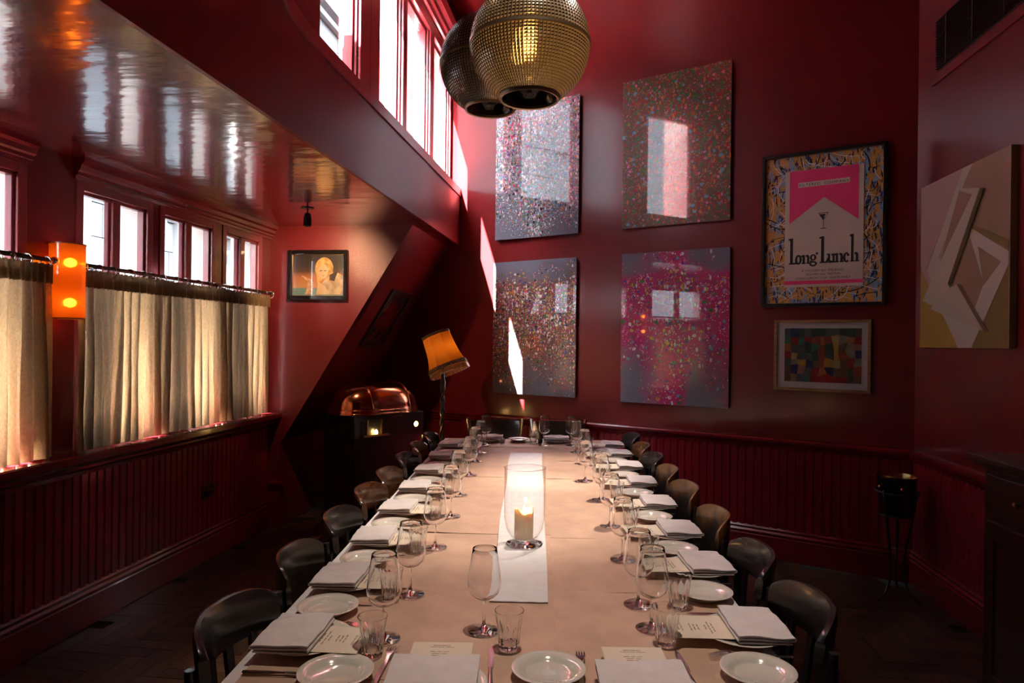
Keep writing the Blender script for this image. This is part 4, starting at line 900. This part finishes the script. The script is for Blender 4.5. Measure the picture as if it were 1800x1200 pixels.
ME_NAP = napkin_mesh()
def menu_parts():
    w, h = .142, .205
    card = MB().slabgrid(lambda u, v: ((u - .5) * w, (v - .5) * h, .0009), lambda u, v: ((u - .5) * w, (v - .5) * h, 0), 4, 6).mesh('card', M_CARD)
    ink = MB(); rnd = random.Random(2)
    def word(x, y, L_, hgt):
        x1 = x + L_
        while x < x1:
            d = rnd.uniform(.0012, .0026); ink.box((x, y - hgt * rnd.uniform(.3, .6), .0009), (min(x + d, x1), y + hgt * rnd.uniform(.3, .6), .00105)); x += d + rnd.uniform(.0006, .0012)
    y = h / 2 - .018
    word(-.022, y, .042, .0034); y -= .032
    rows = [[.014, .010, .012], [.018, .012], [.016, .014], None, [.014, .010], [.018, .010, .016, .016], [.016, .012, .014]]
    for rw in rows:
        if rw:
            tot = sum(rw) + .004 * (len(rw) - 1); x = -tot / 2 - .004
            for L_ in rw: word(x, y, L_, .0030); x += L_ + .004
        y -= .0095
    return card, ink.mesh('menu_lines', M_INK)
ME_CARD, ME_LINES = menu_parts()
ME_HEAD = text_mesh('TASTING MENU', .0070, M_INK, .0001, spacing=1.2)
def knife_mesh():
    mb = MB()
    mb.lathe([(.001, 0), (.0055, .002), (.0065, .02), (.0055, .06), (.004, .092), (.0045, .098), (.001, .099)], 12, M=rot(-90, 'X'))
    for v in range(len(mb.v)): x, y, z = mb.v[v]; mb.v[v] = (x, y, z * .5 + .0035)
    mb.prism([(-.0045, .097, .0028), (.006, .099, .0028), (.0085, .12, .0028), (.009, .17, .0028), (.006, .197, .0028), (.0, .21, .0028), (-.0035, .19, .0028), (-.004, .12, .0028)], (0, 0, .0016))
    return mb.mesh('knife', M_STEEL, 40)
def fork_mesh():
    mb = MB()
    def z_(y): return .003 + (.010 * sin((y - .10) / .10 * pi) if y > .10 else .0) + (.003 if y < .1 else 0)
    def strip(x0, x1, ys, w0, w1):
        n = len(ys) - 1
        mb.slabgrid(lambda u, v: (x0 + (x1 - x0) * v + (u - .5) * (w0 + (w1 - w0) * v), ys[int(round(v * n))], z_(ys[int(round(v * n))]) + .0016), lambda u, v: (x0 + (x1 - x0) * v + (u - .5) * (w0 + (w1 - w0) * v), ys[int(round(v * n))], z_(ys[int(round(v * n))])), 2, n)
    strip(0, 0, [0, .03, .06, .09, .11, .13], .013, .007); strip(0, 0, [.13, .137, .145, .152], .008, .024)
    for k in range(4): strip((-.009 + k * .006), (-.009 + k * .006), [.150, .165, .180, .198], .0036, .0022)
    return mb.mesh('fork', M_STEEL, 50)
ME_KNIFE, ME_FORK = knife_mesh(), fork_mesh()

def at(o, s, t, z, ang): o.location = tb_(s, t, z); o.rotation_euler = (0, 0, ang); return o
def single(name, me, s, t, z, ang, label, cat, grp): return tag(at(link(name, me), s, t, z, ang), label, cat, grp)
def wine(s, t, lab):
    o = thing('wine_glass', lab, 'wine glass', tb_(s, t, ZP), random.uniform(0, 6), 'wine glasses on the table'); link('foot_and_stem', ME_FOOT, o); link('bowl', ME_BOWL, o)
def tumbler(s, t, lab):
    tag(link('water_tumbler', ME_TW, None, tb_(s, t, ZP), random.uniform(0, 6)), lab, 'tumbler', 'fluted tumblers on the table')
def menu(s, t, z, ang, lab):
    o = thing('menu_card', lab, 'menu', tb_(s, t, z), ang, 'menu cards on the plates'); link('card', ME_CARD, o); link('menu_lines', ME_LINES, o)['kind'] = 'stuff'; h_ = link('menu_heading', ME_HEAD, o, (0, .0735, .00095))
SIDE = {'L': 'window side', 'R': 'picture side'}
nL = [1.64, 2.05, 2.48, 2.92, 3.34, 3.80, 4.27, 4.74]; nR = [1.755, 2.245, 2.655, 3.105, 3.565, 4.02, 4.46, 4.85]
sL = [1.852, 2.262, 2.70, 3.13, 3.56, 4.02, 4.49, 4.96]; sR = [1.545, 2.03, 2.45, 2.90, 3.355, 3.81, 4.26, 4.655]
wL = [(-.365, 1.695), (-.352, 1.995), (-.345, 2.46), (-.342, 2.90), (-.352, 3.31), (-.345, 3.80), (-.35, 4.24), (-.345, 4.575)]
wR = [(.318, 1.795), (.308, 1.955), (.316, 2.36), (.322, 2.79), (.330, 3.26), (.29, 3.70), (.322, 4.21), (.30, 4.66)]
tL = [(-.372, 1.605), (-.398, 1.935), (-.396, 2.385), (-.396, 2.82), (-.396, 3.24), (-.396, 3.70), (-.396, 4.16), (-.396, 4.66)]
tR = [(.338, 1.705), (.420, 1.945), (.40, 2.33), (.40, 2.76), (.40, 3.22), (.39, 3.68), (.395, 4.16), (.39, 4.74)]
for i in range(8):
    for sd_ in 'LR':
        n_t = (nL if sd_ == 'L' else nR)[i]; sg = -1 if sd_ == 'L' else 1
        ang = THT + (-pi / 2 if sd_ == 'L' else pi / 2)          # local +y points to the table middle
        w_ = SIDE[sd_]; wh = '%s setting on the %s' % (ORD[i], w_)
        pt = n_t - .005 * sg * 0
        single('dinner_plate', ME_DIN, sg * .540, pt + (.012 if sd_ == 'L' else .0), ZP, ang, 'white dinner plate under the napkin, ' + wh, 'plate', 'dinner plates on the table')
        ja = random.uniform(-.07, .07)
        menu(sg * (.497 if sd_ == 'L' else .462), n_t + .006 * (1 if sd_ == 'R' else -1), ZP + .0226, ang + ja * 1.2, 'cream menu card tucked under the napkin, ' + wh)
        single('napkin', ME_NAP, sg * .572, n_t, ZP + .0242, ang + ja, 'folded white napkin on the plate, ' + wh, 'napkin', 'folded napkins on the plates')
        sp_t = (sL if sd_ == 'L' else sR)[i]
        if sp_t: single('side_plate', ME_SIDE, sg * (.552 if sd_ == 'L' else .512), sp_t, ZP, ang, 'small white side plate of the ' + wh, 'plate', 'side plates on the table')
        kt, ft = (n_t - .138, n_t + .110) if sd_ == 'L' else (n_t + .138, n_t - .118)
        single('table_knife', ME_KNIFE, sg * .640, kt, ZP, ang, 'steel table knife beside the plate of the ' + wh, 'knife', 'table knives')
        if not (sd_ == 'R' and sp_t and i == 99): single('table_fork', ME_FORK, sg * .625, ft, ZP, ang, 'steel table fork beside the plate of the ' + wh, 'fork', 'table forks')
        s_, t_ = (wL if sd_ == 'L' else wR)[i]; wine(s_, t_, 'clear stemmed wine glass at the ' + wh)
        s_, t_ = (tL if sd_ == 'L' else tR)[i]; tumbler(s_, t_, 'fluted clear water tumbler at the ' + wh)
# near end: two settings facing away from the camera
for s_, nm, sps in ((-.205, 'left-hand', -.424), (.242, 'right-hand', .043)):
    wh = '%s setting at the near table end' % nm
    single('dinner_plate', ME_DIN, s_ + .012, 1.44, ZP, THT, 'white dinner plate under the napkin, ' + wh, 'plate', 'dinner plates on the table')
    menu(s_ + .002, 1.528, ZP + .0226, THT + .03, 'cream menu card under the napkin, ' + wh)
    single('napkin', ME_NAP, s_, 1.455, ZP + .0242, THT + random.uniform(-.03, .03), 'folded white napkin on the plate, ' + wh, 'napkin', 'folded napkins on the plates')
    single('side_plate', ME_SIDE, sps, 1.485 if s_ < 0 else 1.525, ZP, THT, 'small white side plate of the ' + wh, 'plate', 'side plates on the table')
    single('table_fork', ME_FORK, s_ - .130, 1.450, ZP, THT - .05, 'steel table fork with four tines at the ' + wh, 'fork', 'table forks')
    single('table_knife', ME_KNIFE, s_ + .122, 1.455, ZP, THT + .06, 'steel table knife with broad blade at the ' + wh, 'knife', 'table knives')
wine(-.118, 1.757, 'tall clear wine glass near the camera, standing left of the runner end')
tumbler(-.050, 1.660, 'fluted tumbler near the camera, in front of the runner end')
# far end: two settings facing the camera
for s_, nm in ((-.315, 'left'), (.180, 'right')):
    wh = 'far table end, %s chair' % nm
    single('dinner_plate', ME_DIN, s_, 5.118, ZP, THT + pi, 'white dinner plate under a napkin at the ' + wh, 'plate', 'dinner plates on the table')
    single('napkin', ME_NAP, s_, 5.13, ZP + .0235, THT + pi, 'folded white napkin on the plate at the ' + wh, 'napkin', 'folded napkins on the plates')
single('side_plate', ME_SIDE, -.100, 5.125, ZP, THT, 'small white side plate between the two settings at the far table end', 'plate', 'side plates on the table')
wine(-.335, 4.93, 'clear wine glass before the left chair at the far table end'); wine(.088, 4.965, 'clear wine glass before the right chair at the far table end'); wine(.285, 4.965, 'clear wine glass right of the right napkin at the far table end')
tumbler(.010, 5.055, 'fluted tumbler between the two settings at the far table end')
def cellar(s, t, lab, m):
    o = thing('salt_cellar', lab, 'salt cellar', tb_(s, t, ZP)); obj('pot', MB().lathe([(.001, 0), (.015, 0), (.018, .008), (.018, .026), (.015, .026), (.014, .008), (.001, .006)], 20), m, o, smooth=40); obj('contents', MB().lathe([(.001, .019), (.0145, .019)], 16), mat('salt', (.7, .7, .7), .9), o)
cellar(-.215, 5.035, 'small steel salt cellar between the far left plate and side plate', M_STEEL); cellar(.060, 5.045, 'small dark salt cellar beside the far tumbler', M_BLACKG)

# hurricane vase and candle
vs_ = thing('hurricane_vase', 'clear glass hurricane vase on the white runner', 'vase', tb_(-.024, 2.505, ZP + .0035))
obj('glass_body', MB().lathe([(.030, .020), (.034, .022), (.052, .033), (.066, .058), (.0742, .10), (.0755, .15), (.0755, .281)], 56), M_VASE, vs_, smooth=180)
obj('rim', MB().tube([(.0755 * cos(2 * pi * k / 56), .0755 * sin(2 * pi * k / 56), .282) for k in range(56)], .0013, 8, closed=True), M_GBASE2, vs_, smooth=180)
obj('foot', MB().lathe([(.001, 0), (.064, 0), (.067, .004), (.064, .009), (.045, .013), (.034, .019), (.032, .0235), (.001, .0235)], 48), M_GBASE2, vs_, smooth=50)
cn = thing('pillar_candle', 'lit cream pillar candle glowing orange at the top, inside the glass vase', 'candle', tb_(-.026, 2.505, ZP + .0035 + .0262))
def cr(a, z): return 1.0
cmb = MB(); NC = 40
prof = [(.0345, 0), (.035, .01), (.035, .085)]
vs = []
for r_, z in prof + [(.0345, .098), (.030, .100), (.022, .090), (.008, .086), (.001, .086)]:
    for k in range(NC):
        a = 2 * pi * k / NC; dz = (.009 * sin(a * 2 + .5) + .004 * sin(a * 5)) if z > .088 else 0; vs.append((r_ * cos(a), r_ * sin(a), z + dz))
fs = [(i * NC + k, i * NC + (k + 1) % NC, (i + 1) * NC + (k + 1) % NC, (i + 1) * NC + k) for i in range(7) for k in range(NC)] + [tuple(range(NC))[::-1]]
cmb.add(vs, fs); obj('wax_body', cmb, M_WAX, cn, smooth=60)
obj('wick', MB().tube([(0, 0, .084), (.001, 0, .093), (.002, .001, .099)], .0011, 6), M_BLACK, cn)
obj('flame', MB().lathe([(.0004, .095), (.0028, .098), (.0036, .102), (.0026, .108), (.001, .114), (.0003, .117)], 12), M_FLAME, cn, smooth=180)
cl = bpy.data.lights.new('candle_light', 'POINT'); co = bpy.data.objects.new('candle_light', cl); COL.objects.link(co); cl.energy = .17; cl.color = (1, .5, .16); cl.shadow_soft_size = .006; co.location = tb_(-.026, 2.505, ZP + .0297 + .108)

# ================================================================== CHAIRS
def bent(z0, z1, R, phm, th, yc, lean, drop0=.0, drop1=.03, pw_=5, nseg=22, nz=6):
    """bent panel: arc round (0, yc); drop0/drop1 round the lower/upper corners"""
    def surf(rad_):
        def g(u, v):
            ph = (u * 2 - 1) * phm; f = abs(u * 2 - 1) ** pw_
            zt = z1 - drop1 * f; zb = z0 + drop0 * f; z = zb + (zt - zb) * v
            edge = .35 * th * (1 if v in (0, 1) else 0)
            rr = R + (rad_ - R) * (1 - (.5 if v < .01 or v > .99 else 0))
            return (rr * sin(ph), yc - rr * cos(ph) - lean * (z - z0), z)
        return g
    return MB().slabgrid(surf(R + th / 2), surf(R - th / 2), nseg, nz)
def make_chair(label, mt_rail, mt_frame, kind):
    t = thing('dining_chair', label, 'chair', (0, 0, 0), 0, 'dining chairs round the table')
    def seat(top):
        def g(u, v):
            x, y = (u - .5) * 2, (v - .5) * 2; k = 1 - .10 * (x * x * y * y)
            w = .195 + .012 * y
            d = -.012 * (1 - min(1, x * x + y * y)) if top else 0
            return (x * w * k, y * .19 * k + .0, (.455 if top else .430) + d)
        return g
    obj('seat', MB().slabgrid(seat(True), seat(False), 12, 12), mt_frame, t, smooth=50, bevel=0)
    for sg in (-1, 1):
        obj('leg', MB().tube([(sg * .175, .165, 0), (sg * .168, .160, .25), (sg * .165, .155, .432)], [.012, .016, .018], 10), mt_frame, t, smooth=60)
        obj('leg', MB().tube([(sg * .185, -.235, 0), (sg * .178, -.195, .25), (sg * .178, -.185, .45), (sg * .186, -.180, .62), (sg * .190, -.180, .76), (sg * .190, -.182, .80)], [.012, .015, .017, .015, .013, .011], 10), mt_frame, t, smooth=60)
    obj('stretcher', MB().tube([(-.17, .158, .22), (.17, .158, .22)], .008, 8).tube([(-.17, .158, .26), (-.178, -.19, .26)], .008, 8).tube([(.17, .158, .26), (.178, -.19, .26)], .008, 8), mt_frame, t, smooth=60)
    R, yc, ph = .27, .050, radians(44)
    if kind == 'slat':
        obj('top_rail', bent(.745, .862, R, ph, .024, yc, .12, .02, .035), mt_rail, t, smooth=60)
        for a in (-27, -9, 9, 27):
            x0, x1 = .15 * a / 27, R * sin(radians(a)); y1 = yc - R * cos(radians(a))
            mid = [(x0 + (x1 - x0) * f, -.175 + (y1 + .175) * f ** .8, .445 + .31 * f) for f in (0, .25, .5, .75, 1)]
            obj('slat', MB().slabgrid(lambda u, v, m=mid: (m[int(round(v * 4))][0] + (u - .5) * .034, m[int(round(v * 4))][1] + .005, m[int(round(v * 4))][2]), lambda u, v, m=mid: (m[int(round(v * 4))][0] + (u - .5) * .034, m[int(round(v * 4))][1] - .005, m[int(round(v * 4))][2]), 2, 4), mt_frame, t, smooth=40)
    else:
        obj('back_panel', bent(.62, .862, R, ph, .016, yc, .06, .035, .035), mt_rail, t, smooth=60)
        for a in (-20, 0, 20):
            x0, x1 = .15 * a / 27, R * sin(radians(a)); y1 = yc - R * cos(radians(a))
            obj('slat', MB().tube([(x0, -.175, .445), ((x0 + x1) / 2, (-.175 + y1) / 2 - .01, .54), (x1, y1 + .004, .635)], .010, 8), mt_frame, t, smooth=60)
    return t
P = {}
def chair(s, t, yaw, label, rail, frame, kind):
    key = (rail.name, frame.name, kind)
    if key not in P: o = P[key] = make_chair(label, rail, frame, kind)
    else: o = copy_tree(P[key])
    o['label'] = label; o['category'] = 'chair'; o['group'] = 'dining chairs round the table'
    o.location = tb_(s, t, 0); o.rotation_euler = (0, 0, yaw); return o
LEFT = [(1.62, M_WBLACK, M_WBLACK, 'slat', 'black slat-back chair nearest the camera on the window side of the table'),
        (2.10, M_WDARK, M_WBLACK, 'panel', 'black chair with a deep bent panel, second from the camera on the window side'),
        (2.56, M_WBLACK, M_WBLACK, 'slat', 'black slat-back chair third from the camera on the window side'),
        (3.00, M_WBROWN, M_WDARK, 'slat', 'red-brown slat-back chair fourth from the camera on the window side'),
        (3.40, M_WBROWN, M_WBLACK, 'panel', 'brown bent-panel chair fifth from the camera on the window side'),
        (3.88, M_WGREY, M_WGREY, 'slat', 'glossy grey-black slat-back chair sixth from the camera on the window side'),
        (4.32, M_WORANGE, M_WDARK, 'slat', 'orange-brown slat-back chair seventh from the camera on the window side'),
        (4.80, M_WGREY, M_WBLACK, 'slat', 'dark slat-back chair farthest from the camera on the window side')]
RIGHT = [(1.80, M_WBLACK, M_WBLACK, 'slat', 'black slat-back chair nearest the camera on the picture side of the table'),
         (2.22, M_WGREY, M_WBLACK, 'slat', 'black slat-back chair second from the camera on the picture side'),
         (2.70, M_WORN, M_WBLACK, 'panel', 'worn tan and black bent-panel chair third from the camera on the picture side'),
         (3.19, M_WORN, M_WDARK, 'panel', 'worn brown bent-panel chair fourth from the camera on the picture side'),
         (3.63, M_WORN, M_WBROWN, 'panel', 'worn brown bent-panel chair fifth from the camera on the picture side'),
         (4.05, M_WGREY, M_WGREY, 'slat', 'dark slat-back chair sixth from the camera on the picture side'),
         (4.47, M_WORANGE, M_WBLACK, 'slat', 'orange-brown chair seventh from the camera on the picture side'),
         (4.92, M_WBLACK, M_WGREY, 'slat', 'dark slat-back chair farthest from the camera on the picture side')]
for t_, a, b, k, lab in LEFT: chair(-.535, t_, THT - pi / 2 + random.uniform(-.06, .06), lab, a, b, k)
for t_, a, b, k, lab in RIGHT: chair(.530, t_, THT + pi / 2 + random.uniform(-.06, .06), lab, a, b, k)
def far_chair(s, t, label):
    o = thing('dining_chair', label, 'chair', tb_(s, t), THT + pi, 'dining chairs round the table')
    obj('seat', MB().box((-.19, -.16, .43), (.19, .19, .455)), M_WDARK, o, bevel=.008)
    for sg in (-1, 1):
        obj('leg', MB().tube([(sg * .17, .165, 0), (sg * .17, .165, .43)], .014, 8), M_BLACK, o, smooth=60)
        obj('leg', MB().tube([(sg * .175, -.19, 0), (sg * .175, -.17, .45), (sg * .200, -.195, .7), (sg * .222, -.225, .885)], .012, 8), M_STEEL if sg > 0 else M_BRASS, o, smooth=60)
    obj('back_panel', bent(.69, .872, .6, radians(19.6), .014, .398, .14, .0, .004), M_WDARK, o, smooth=60)
    return o
far_chair(-.305, 5.36, 'dark panel-back chair with steel posts, left at the far table end')
far_chair(.213, 5.36, 'dark panel-back chair with steel posts, right at the far table end')

# ================================================================== FLOOR LAMP
fl_ = thing('floor_lamp', 'barley-twist floor lamp with a tilted fringed orange shade in the far corner', 'lamp', (-1.305, 5.50, 0))
obj('base', MB().lathe([(.001, 0), (.15, 0), (.155, .02), (.12, .04), (.06, .055), (.03, .09), (.025, .12)], 32), M_WDARK, fl_, smooth=40)
def twist(u, v): 
    z = .10 + 1.02 * v; a = 2 * pi * u; r_ = .016 + .0055 * cos(2 * (a - z * 34)); return (r_ * cos(a), r_ * sin(a), z)
obj('pole', MB().grid(twist, 16, 120, cu=True), M_WDARK, fl_, smooth=180)
obj('turned_collar', MB().lathe([(.016, 1.10), (.028, 1.12), (.020, 1.14), (.026, 1.17), (.016, 1.20), (.014, 1.30), (.010, 1.42)], 20), M_WDARK, fl_, smooth=60)
ms2, n_, l_, p_ = nodes_of('orange_silk'); n_.remove(p_); o_ = n_['Material Output']
d_ = n_.new('ShaderNodeBsdfDiffuse'); d_.inputs[0].default_value = (.46, .15, .015, 1); t2 = n_.new('ShaderNodeBsdfTranslucent'); t2.inputs[0].default_value = (.75, .27, .03, 1); m2 = n_.new('ShaderNodeMixShader'); m2.inputs[0].default_value = .5
tc = n_.new('ShaderNodeTexCoord'); mp = n_.new('ShaderNodeMapping'); mp.inputs['Scale'].default_value = (60, 60, 4); l_.new(tc.outputs['Object'], mp.inputs[0]); nt = n_.new('ShaderNodeTexNoise'); nt.inputs['Scale'].default_value = 2.5; l_.new(mp.outputs[0], nt.inputs['Vector']); bu = n_.new('ShaderNodeBump'); bu.inputs['Strength'].default_value = .3; l_.new(nt.outputs[0], bu.inputs['Height']); l_.new(bu.outputs[0], d_.inputs['Normal'])
l_.new(d_.outputs[0], m2.inputs[1]); l_.new(t2.outputs[0], m2.inputs[2]); l_.new(m2.outputs[0], o_.inputs[0])
SM = T(-.008, 0, 1.425) @ rot(-23, 'Y') @ rot(-4, 'X')
def oct_r(a, z): s = pi / 4; b = (a + .3) % s - s / 2; return cos(s / 2) / cos(b) * (1 - .0 * z)
sh = [(.172, -.135), (.152, -.09), (.138, -.03), (.130, .03), (.125, .09), (.121, .150)]
shade = obj('lamp_shade', MB().lathe(sh, 64, rad=oct_r, M=SM), ms2, fl_, smooth=20)
M_BRAID = mat('gold_braid', (.16, .075, .018), .6, var=(80, .6), bump=(90, .6))
obj('top_braid', MB().lathe([(.123, .134), (.127, .138), (.126, .157), (.121, .157)], 64, rad=oct_r, M=SM), M_BRAID, shade, smooth=40)
obj('bottom_braid', MB().lathe([(.171, -.150), (.177, -.146), (.172, -.118), (.163, -.118)], 64, rad=oct_r, M=SM), M_BRAID, shade, smooth=40)
fr_ = MB()
for k in range(80):
    a = 2 * pi * k / 80; rr = .171 * oct_r(a, 0); fr_.lathe([(.0009, -.150), (.004, -.156), (.0045, -.170), (.0058, -.183), (.003, -.192), (.0006, -.194)], 6, M=SM @ T(rr * cos(a), rr * sin(a), 0))
fo = obj('bead_fringe', fr_, mat('amber_beads', (.42, .17, .03), .2, coat=.5), shade, smooth=60); fo['kind'] = 'stuff'
obj('bulb', MB().lathe([(.001, -.03), (.02, -.02), (.026, 0), (.018, .02), (.008, .045), (.001, .046)], 14, M=SM @ T(.02, 0, -.01)), mat('lamp_bulb', (1, .8, .5), .5, emit=((1, .55, .2), 5.0)), fl_, smooth=180)

# ================================================================== CARVING TROLLEY
tr = thing('carving_trolley', 'dark serving trolley with a domed copper lid in the corner under the sloping wall', 'trolley', (-1.93, 5.62, 0), radians(-35) - pi / 2)
LX, LY = .375, .25
M_COP = mat('polished_copper', (.52, .20, .11), .16, 1.0, bump=(18, .04))
M_TBL = mat('trolley_black', (.010, .008, .008), .3, coat=.4)
def dome(u, v):
    a = 2 * pi * u; ph = v * pi / 2; ex = .75
    cxx = abs(cos(a)) ** ex * (1 if cos(a) >= 0 else -1); syy = abs(sin(a)) ** ex * (1 if sin(a) >= 0 else -1)
    k = cos(ph) ** .55 if v < 1 else 0
    return (LX * cxx * k, LY * syy * k, .955 + .20 * sin(ph))
lid = obj('domed_lid', MB().grid(dome, 56, 16, cu=True), M_COP, tr, smooth=180)
for xx in (-.19, .19):
    def ribp(i, xx=xx):
        y = -LY + 2 * LY * i / 24; k = 1 - (abs(xx) / LX) ** 2.6; s_ = max(0, 1 - (abs(y) / (LY * k ** .35)) ** 2.4); return (xx, y * .985, .957 + .202 * s_ ** .42)
    obj('lid_rib', MB().tube([ribp(i) for i in range(25)], .006, 6), M_COP, lid, smooth=60)
obj('copper_rim', MB().lathe([(1, .915), (1.06, .918), (1.06, .930), (1.02, .938), (1.03, .946), (1.0, .957), (.95, .957), (.95, .915)], 56, rad=lambda a, z: 1).mesh('copper_rim', M_COP, 50) and MB().grid(lambda u, v: ((LX * (1.05 - .05 * v)) * abs(cos(2 * pi * u)) ** .75 * (1 if cos(2 * pi * u) >= 0 else -1), (LY * (1.06 - .05 * v)) * abs(sin(2 * pi * u)) ** .75 * (1 if sin(2 * pi * u) >= 0 else -1), .905 + .055 * v + .004 * sin(v * 14)), 56, 10, cu=True), M_COP, tr, smooth=50)
bx = MB().box((-LX + .02, -LY + .02, .72), (LX - .02, LY - .02, .905))
obj('body', bx, M_TBL, tr, bevel=.006)
obj('lower_shelf', MB().box((-LX + .02, -LY + .02, .16), (LX - .02, LY - .02, .20)), M_TBL, tr)
obj('back_panel', MB().box((-LX + .03, -LY + .03, .20), (LX - .03, LY - .03, .72)), M_TBL, tr)
for sx_ in (-1, 1):
    for sy_ in (-1, 1):
        lg = obj('leg', MB().box((sx_ * (LX - .05) - .016, sy_ * (LY - .05) - .016, .05), (sx_ * (LX - .05) + .016, sy_ * (LY - .05) + .016, .72)), M_TBL, tr)
        obj('castor', MB().lathe([(.001, -.012), (.045, -.012), (.05, 0), (.045, .012), (.001, .012)], 20, M=T(sx_ * (LX - .05), sy_ * (LY - .05), .05) @ rot(90, 'X')), M_BLACK, lg, smooth=40)
# the camera-facing long side is local -y/-x: glowing opening, brass shelf and the little round lamp
fy = LY - .019
obj('burner_opening', MB().box((.06, fy, .745), (.29, fy + .006, .865)), M_BLACK, tr)
for xx in (.10, .24): obj('brass_post', MB().box((xx - .006, fy + .006, .74), (xx + .006, fy + .018, .87)), M_BRASS, tr)
obj('brass_shelf', MB().box((.05, fy + .006, .735), (.30, fy + .05, .752)), M_BRASS, tr)
obj('burner_flame', MB().lathe([(.001, 0), (.014, .006), (.012, .02), (.003, .034), (.001, .036)], 12, M=T(.165, fy + .028, .754)), M_SPY, tr, smooth=180)
lr = obj('round_lamp', MB().lathe([(.001, 0), (.021, 0), (.021, .010), (.001, .014)], 24, M=T(-.26, fy - .001, .80) @ rot(-90, 'X')), M_SPY, tr, smooth=60)
obj('lamp_hood', MB().lathe([(.026, 0), (.026, .016), (.022, .016), (.022, 0)], 24, M=T(-.26, fy - .001, .80) @ rot(-90, 'X')), M_BRASS, tr, smooth=50)
obj('side_handle', MB().tube([(-LX + .02, -.08, .86), (-LX - .05, -.08, .87), (-LX - .05, .08, .87), (-LX + .02, .08, .86)], .009, 8), M_BRASS, tr, smooth=60)
obj('drawer_pull', MB().tube([(-.10, fy, .885), (-.10, fy + .022, .885), (.0, fy + .022, .885), (.0, fy, .885)], .004, 6), M_BRASS, tr)

# ================================================================== ICE BUCKET AND STAND
bs = thing('bucket_stand', 'black wrought iron wine bucket stand with three splayed legs in the right corner', 'stand', (1.765, 4.385, 0))
def circ(r_, z, n=32): return [(r_ * cos(2 * pi * k / n), r_ * sin(2 * pi * k / n), z) for k in range(n)]
obj('upper_ring', MB().tube(circ(.118, .640), .006, 8, closed=True), M_BLACK, bs, smooth=180)
obj('lower_ring', MB().tube(circ(.092, .500), .006, 8, closed=True).tube([(-.092, 0, .500), (.092, 0, .500)], .004, 6).tube([(0, -.092, .500), (0, .092, .500)], .004, 6), M_BLACK, bs, smooth=180)
obj('brace', MB().tube(circ(.042, .20, 20), .004, 6, closed=True), M_BLACK, bs, smooth=180)
for k, a in enumerate((215, 305, 65)):
    ca, sa = cos(radians(a)), sin(radians(a)); obj('leg', MB().tube([(r_ * ca, r_ * sa, z) for r_, z in ((.126, .655), (.112, .58), (.09, .45), (.062, .32), (.046, .20), (.052, .12), (.09, .05), (.15, .010), (.165, .008))], .0075, 8), M_BLACK, bs, smooth=180)
bk = thing('wine_bucket', 'dark metal wine bucket with brass inside, held in the iron stand', 'bucket', (1.765, 4.385, .5062))
obj('outer_wall', MB().lathe([(.001, 0), (.088, 0), (.092, .01), (.107, .19), (.110, .222), (.113, .224), (.113, .228), (.109, .228)], 40), M_BLACKG, bk, smooth=50)
obj('brass_lining', MB().lathe([(.109, .228), (.106, .222), (.103, .19), (.088, .012), (.001, .008)], 40), M_BRASS, bk, smooth=50)
for a in (200, 20, 262):
    ca, sa = cos(radians(a)), sin(radians(a)); obj('knob', MB().lathe([(.001, -.014), (.010, -.01), (.014, 0), (.010, .01), (.001, .014)], 14, M=T(.119 * ca, .119 * sa, .165)), M_BRASS if a != 262 else M_COP, bk, smooth=180)

# ================================================================== SIDEBOARD AND DISH
sb = thing('sideboard', 'dark wooden sideboard along the right wall at the edge of the picture', 'sideboard', (1.60, 3.11, 0))
M_MAH = wood('dark_mahogany', (.014, .007, .004), (.028, .014, .007), .3)
obj('top', MB().box((-.05, -1.7, 1.035), (.355, .055, 1.065)).box((-.03, -1.7, 1.015), (.352, .035, 1.035)), M_MAH, sb, bevel=.006)
obj('carcass', MB().box((0, -1.68, .08), (.35, 0, 1.015)), M_MAH, sb)
obj('plinth', MB().box((-.012, -1.68, 0), (.34, .012, .08)), M_MAH, sb, bevel=.004)
for k in range(3):
    y1 = -.03 - k * .55; dr = obj('door', MB().box((-.012, y1 - .50, .11), (0, y1, .80)).box((-.018, y1 - .50, .11), (-.012, y1 - .43, .80)).box((-.018, y1 - .07, .11), (-.012, y1, .80)).box((-.018, y1 - .43, .11), (-.012, y1 - .07, .18)).box((-.018, y1 - .43, .73), (-.012, y1 - .07, .80)), M_MAH, sb, bevel=.003)
    obj('knob', MB().lathe([(.001, 0), (.008, 0), (.006, .012), (.014, .022), (.012, .030), (.001, .033)], 14, M=T(-.018, y1 - .46, .5) @ rot(-90, 'Y')), M_BRASS, dr, smooth=60)
    dw = obj('drawer', MB().box((-.014, y1 - .50, .83), (0, y1, .99)), M_MAH, sb, bevel=.004)
    obj('knob', MB().lathe([(.001, 0), (.008, 0), (.006, .012), (.014, .022), (.012, .030), (.001, .033)], 14, M=T(-.014, y1 - .25, .91) @ rot(-90, 'Y')), M_BRASS, dw, smooth=60)
dd = thing('footed_dish', 'silver footed dish on the sideboard at the right picture edge', 'dish', (1.80, 3.015, 1.0655))
obj('foot', MB().lathe([(.001, 0), (.05, 0), (.052, .006), (.02, .02), (.010, .04), (.012, .09), (.03, .105)], 32), M_STEEL, dd, smooth=50)
obj('bowl', MB().lathe([(.001, .10), (.03, .102), (.07, .125), (.085, .14), (.086, .143), (.07, .132), (.03, .108), (.001, .106)], 40), M_STEEL, dd, smooth=50)
